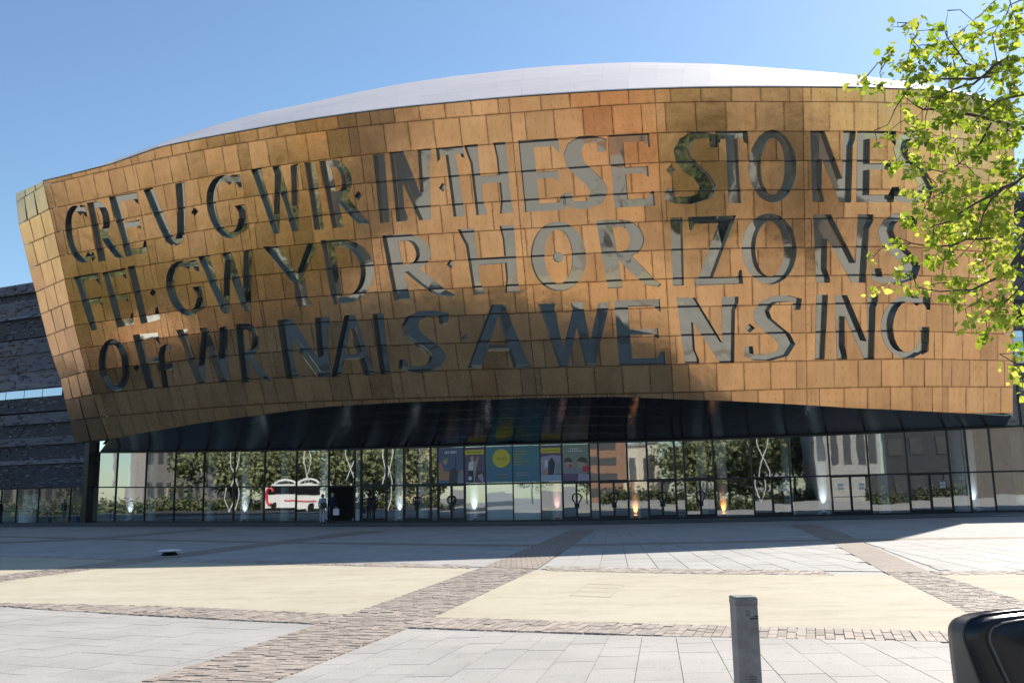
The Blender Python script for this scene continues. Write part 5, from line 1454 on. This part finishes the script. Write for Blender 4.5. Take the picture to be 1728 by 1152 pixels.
# ================================================================== what stands across the plaza (seen mirrored in the glass)
def mirrored(x, k, z=1.5):
    p = vpt(x, z); d = nrm(p - E0); n = outward(x); r = d - 2 * np.dot(d, n) * n; q = p + r * k; return np.array([q[0], q[1], 0.]), nrm([r[0], r[1], 0]), np.linalg.norm(p - E0) + k
tl = MB()
def far_tree(x, y, h, w, seed):
    r = random.Random(seed)
    tl.tube([(x, y, -.05), (x + .1, y, h * .3), (x, y + .2, h * .62)], [.2, .15, .06], 6, 1)
    lobes = [(x + r.gauss(0, w * .26), y + r.gauss(0, w * .26), h * r.uniform(.34, .86), r.uniform(.22, .40) * w) for _ in range(13)]
    for _ in range(1500):
        lx, ly, lz, lr = r.choice(lobes)
        d = nrm([r.gauss(0, 1), r.gauss(0, 1), r.gauss(0, 1)]) * lr * r.uniform(.5, 1.05)
        c = np.array([lx, ly, lz]) + d * np.array([1, 1, 1.05]); s_ = r.uniform(.16, .40)
        a_ = nrm([r.gauss(0, 1), r.gauss(0, 1), r.gauss(0, 1)]); b_ = nrm(np.cross(a_, nrm([r.gauss(0, 1), r.gauss(0, 1), r.gauss(0, 1)])))
        tl.add([c + a_ * s_, c + b_ * s_ * .7, c - a_ * s_, c - b_ * s_ * .7], [(0, 1, 2, 3)], 0)
far_leaf = plain('far_foliage', (.20, .22, .10), .7, 0, .35, .5, tone=.45)
k = 0
for x in (345, 395, 440, 478, 515, 556, 600, 648, 700, 745):
    q, r, D = mirrored(x, 62 + 9 * sin(k * 2.1)); far_tree(q[0], q[1], 8.6 + .9 * sin(k * 1.7), 5.6, k); k += 1
for x in (1175, 1215, 1255, 1300, 1345):
    q, r, D = mirrored(x, 74 + 6 * sin(k * 2.3)); far_tree(q[0], q[1], 9.4 + .8 * sin(k), 6.0, k); k += 1
for x in (420, 460, 500, 535, 580, 625, 675, 720):
    q, r, D = mirrored(x, 84 + 6 * sin(k * 2.1)); far_tree(q[0], q[1], 9.6 + .8 * sin(k * 1.7), 6.5, k); k += 1
for x in (1195, 1240, 1285, 1330, 1365):
    q, r, D = mirrored(x, 94); far_tree(q[0], q[1], 10.6 + .8 * sin(k), 6.8, k); k += 1
for X in range(-95, 100, 13):
    far_tree(X + rnd.uniform(-3, 3), -88 + rnd.uniform(-8, 8), rnd.uniform(9, 14), 8, 100 + X); k += 1
tag(tl.build('tree_line', [far_leaf, M['bark']]), kind='stuff')
def far_block(x0, x1, k, h, mat, name, label, cat, rows, cols, wmat):
    (a_, ra, _), (b_, rb, _) = mirrored(x0, k), mirrored(x1, k)
    c = (a_ + b_) / 2; root = thing(name, tuple(c), label, cat)
    u = nrm(b_ - a_); away = nrm([(ra + rb)[0], (ra + rb)[1], 0]); v = np.array([-u[1], u[0], 0]); v = v if np.dot(v, away) > 0 else -v
    W = np.linalg.norm(b_ - a_)
    w = MB(); w.box(c + v * 5 + np.array([0, 0, h / 2]), (W, 10, h), (u, v, np.array([0, 0, 1.]))); w.build('wall', mat, root)
    w = MB(); w.box(c + v * 5 + np.array([0, 0, h + .15]), (W + .5, 10.5, .3), (u, v, np.array([0, 0, 1.]))); w.build('roof', M['roof_under'], root)
    for i in range(rows):
        for j in range(cols):
            w = MB(); w.box(c - v * .02 + u * (W * ((j + .5) / cols - .5)) + np.array([0, 0, h * (i + .55) / rows]), (W / cols * .5, .1, h / rows * .5), (u, v, np.array([0, 0, 1.]))); w.build('window', wmat, root)
dk = plain('far_window', (.09, .09, .095), .4)
far_block(999, 1062, 92, 10.2, plain('red_brick_far', (.33, .19, .13), .8, 0, .2, 3), 'brick_building', 'red brick building across the plaza mirrored in the glass near the doors', 'building', 4, 4, dk)
far_block(1062, 1135, 98, 9.5, plain('cream_render_far', (.72, .66, .52), .8), 'cream_building', 'cream rendered block across the plaza mirrored in the glass', 'building', 1, 3, dk)
far_block(1385, 1475, 62, 15, plain('grey_stone_far', (.42, .40, .38), .8), 'stone_building', 'pale grey stone building with piers mirrored in the right part of the glass', 'building', 1, 4, dk)
far_block(1478, 1640, 70, 17, plain('dark_cladding_far', (.06, .065, .075), .5), 'dark_building', 'dark clad building mirrored in the far right of the glass', 'building', 4, 7, dk)
far_block(640, 725, 120, 13, plain('buff_brick_far', (.42, .34, .20), .8), 'buff_building', 'buff building behind trees mirrored left of the posters', 'building', 3, 5, dk)
far_block(140, 292, 100, 14, plain('stone_far', (.33, .28, .265), .8), 'pale_building', 'pale low building mirrored in the left end of the glass', 'building', 3, 8, dk)
far_block(1641, 1800, 78, 15, plain('brown_cladding_far', (.16, .13, .11), .7), 'brown_building', 'brown clad building mirrored in the extreme right of the glass', 'building', 3, 5, dk)
# dark ground added left and behind to darken the bronze's reflections
dark_surf = plain('added_dark_surface', (.055, .055, .058), .8, 0, .2, 1.2, bump=.2, bscale=60)
for P in ([(-100, -26), (-45.5, -26), (-45.5, 34), (-47, 79), (-100, 100)], [(28, -62), (260, -62), (260, -27), (28, -27)]):
    rd = mk('added_dark_ground', [(p[0], p[1], .004 if P[0][0] == -100 else 0.0) for p in P], [tuple(range(len(P)))], dark_surf); rd['kind'] = 'structure'
# low foliage added to cover the bright horizon mirrored in the glass
hm = MB()
for x0, x1, kk, hh in ((150, 745, 60, 1.9), (1000, 1640, 66, 1.5)):
    for x in np.arange(x0, x1, 1.5):
        q = mirrored(x, kk)[0]
        for _ in range(16):
            c = q + np.array([rnd.gauss(0, .5), rnd.gauss(0, .5), abs(rnd.gauss(0, .5)) * hh * .8 + .1]); s_ = rnd.uniform(.12, .3)
            a_ = nrm([rnd.gauss(0, 1), rnd.gauss(0, 1), rnd.gauss(0, 1)]); b_ = nrm(np.cross(a_, nrm([rnd.gauss(0, 1), rnd.gauss(0, 1), rnd.gauss(0, 1)])))
            hm.add([c + a_ * s_, c + b_ * s_ * .7, c - a_ * s_, c - b_ * s_ * .7], [(0, 1, 2, 3)], 0)
tag(hm.build('added_foliage', plain('added_foliage_leaf', (.12, .14, .06), .8, 0, .35, .5, tone=.4)), kind='stuff')
far_block(120, 236, 96, 12.5, plain('taupe_stone_far', (.27, .235, .225), .8), 'taupe_building', 'long taupe building mirrored at the extreme left end of the foyer glass', 'building', 2, 9, dk)
# lawn edge
la = [mirrored(x, kk, 1.5)[0] for x, kk in ((160, 62), (430, 64), (430, 100), (160, 105))]
mk('lawn', [(p[0], p[1], .03) for p in la], [(0, 1, 2, 3)], plain('lawn_grass', (.10, .17, .03), .9, 0, .25, 2)).__setitem__('kind', 'structure')
# coach
q0, r, D = mirrored(499, 48)
L_ = 100 / F * D; v = r; u = np.array([v[1], -v[0], 0])
qa, qb = mirrored(450, 48)[0], mirrored(548, 48)[0]; u = nrm(qb - qa); zz = np.array([0, 0, 1.])
coach = thing('coach', tuple(q0), 'white coach with a red swirl mirrored in the glass left of the entrance', 'coach')
prof = [(-L_ / 2, .35), (L_ / 2 - .1, .35), (L_ / 2, 1.3), (L_ / 2 - .25, 2.3), (L_ / 2 - .7, 3.05), (L_ / 2 - 1.6, 3.25), (-L_ / 2 + .3, 3.2), (-L_ / 2, 2.9)]
b = MB(); n = len(prof); b.v = [tuple(q0 + u * a_ + zz * z_ + v * w_) for w_ in (0, 2.5) for a_, z_ in prof]; b.f = [list(range(n)), list(range(n, 2 * n))[::-1]] + [[i, i + n, (i + 1) % n + n, (i + 1) % n] for i in range(n)]; b.m = [0] * (n + 2); b.build('body', M['white_paint'], coach)
b = MB(); b.box(q0 + u * .1 - v * .02 + zz * 2.4, (L_ * .86, .06, .95), (u, v, zz)); b.build('window_strip', plain('coach_glass', (.012, .013, .015), .12), coach)
for a_ in (-L_ * .28, L_ * .30):
    b = MB(); b.tube([q0 + u * a_ - v * .06 + zz * .5, q0 + u * a_ + v * .3 + zz * .5], .5, 16); b.build('wheel', M['black_metal'], coach)
b = MB(); b.tube([q0 - v * .06 + u * (-L_ * .38 + .5 * cos(t)) + zz * (1.7 + .95 * sin(t)) for t in np.linspace(.6, 5.2, 12)], .16, 6); b.build('red_swirl', PC['red'], coach)
b = MB(); b.box(q0 + u * L_ * .12 - v * .03 + zz * 1.2, (L_ * .5, .04, .16), (u, v, zz)); b.build('red_stripe', PC['red'], coach)
for a_ in (-L_ * .22, L_ * .24):
    b = MB(); b.tube([q0 + u * (a_ + 1.3 * cos(t)) + v * .6 + zz * (3.15 + .55 * sin(t)) for t in np.linspace(0, pi, 9)], .12, 6); b.build('roof_fairing', M['white_paint'], coach)
# white curved poles
for x, kk, w, lb in ((392, 44, .55, 'white curved pole pair mirrored in the glass left of the coach'), (520, 55, -.4, 'white curved pole pair mirrored in the glass above the coach roof'), (586, 42, .6, 'white curved pole pair mirrored over the dark entrance'),
                     (656, 46, .4, 'white curved pole pair mirrored in the glass between the entrance and the posters'), (1292, 52, .6, 'white curved pole pair mirrored in the glass right of the two warm uplights')):
    q, r, D = mirrored(x, kk); uu = np.array([r[1], -r[0], 0])
    root = thing('curved_pole', tuple(q), lb, 'light pole', 'white curved poles mirrored in the glass')
    for s_ in (1, -1):
        b = MB(); b.tube([q + uu * s_ * w * sin(z_ * .75) + zz * z_ for z_ in np.linspace(0, 10.5, 15)], .055, 6); b.build('pole', M['white_paint'], root)
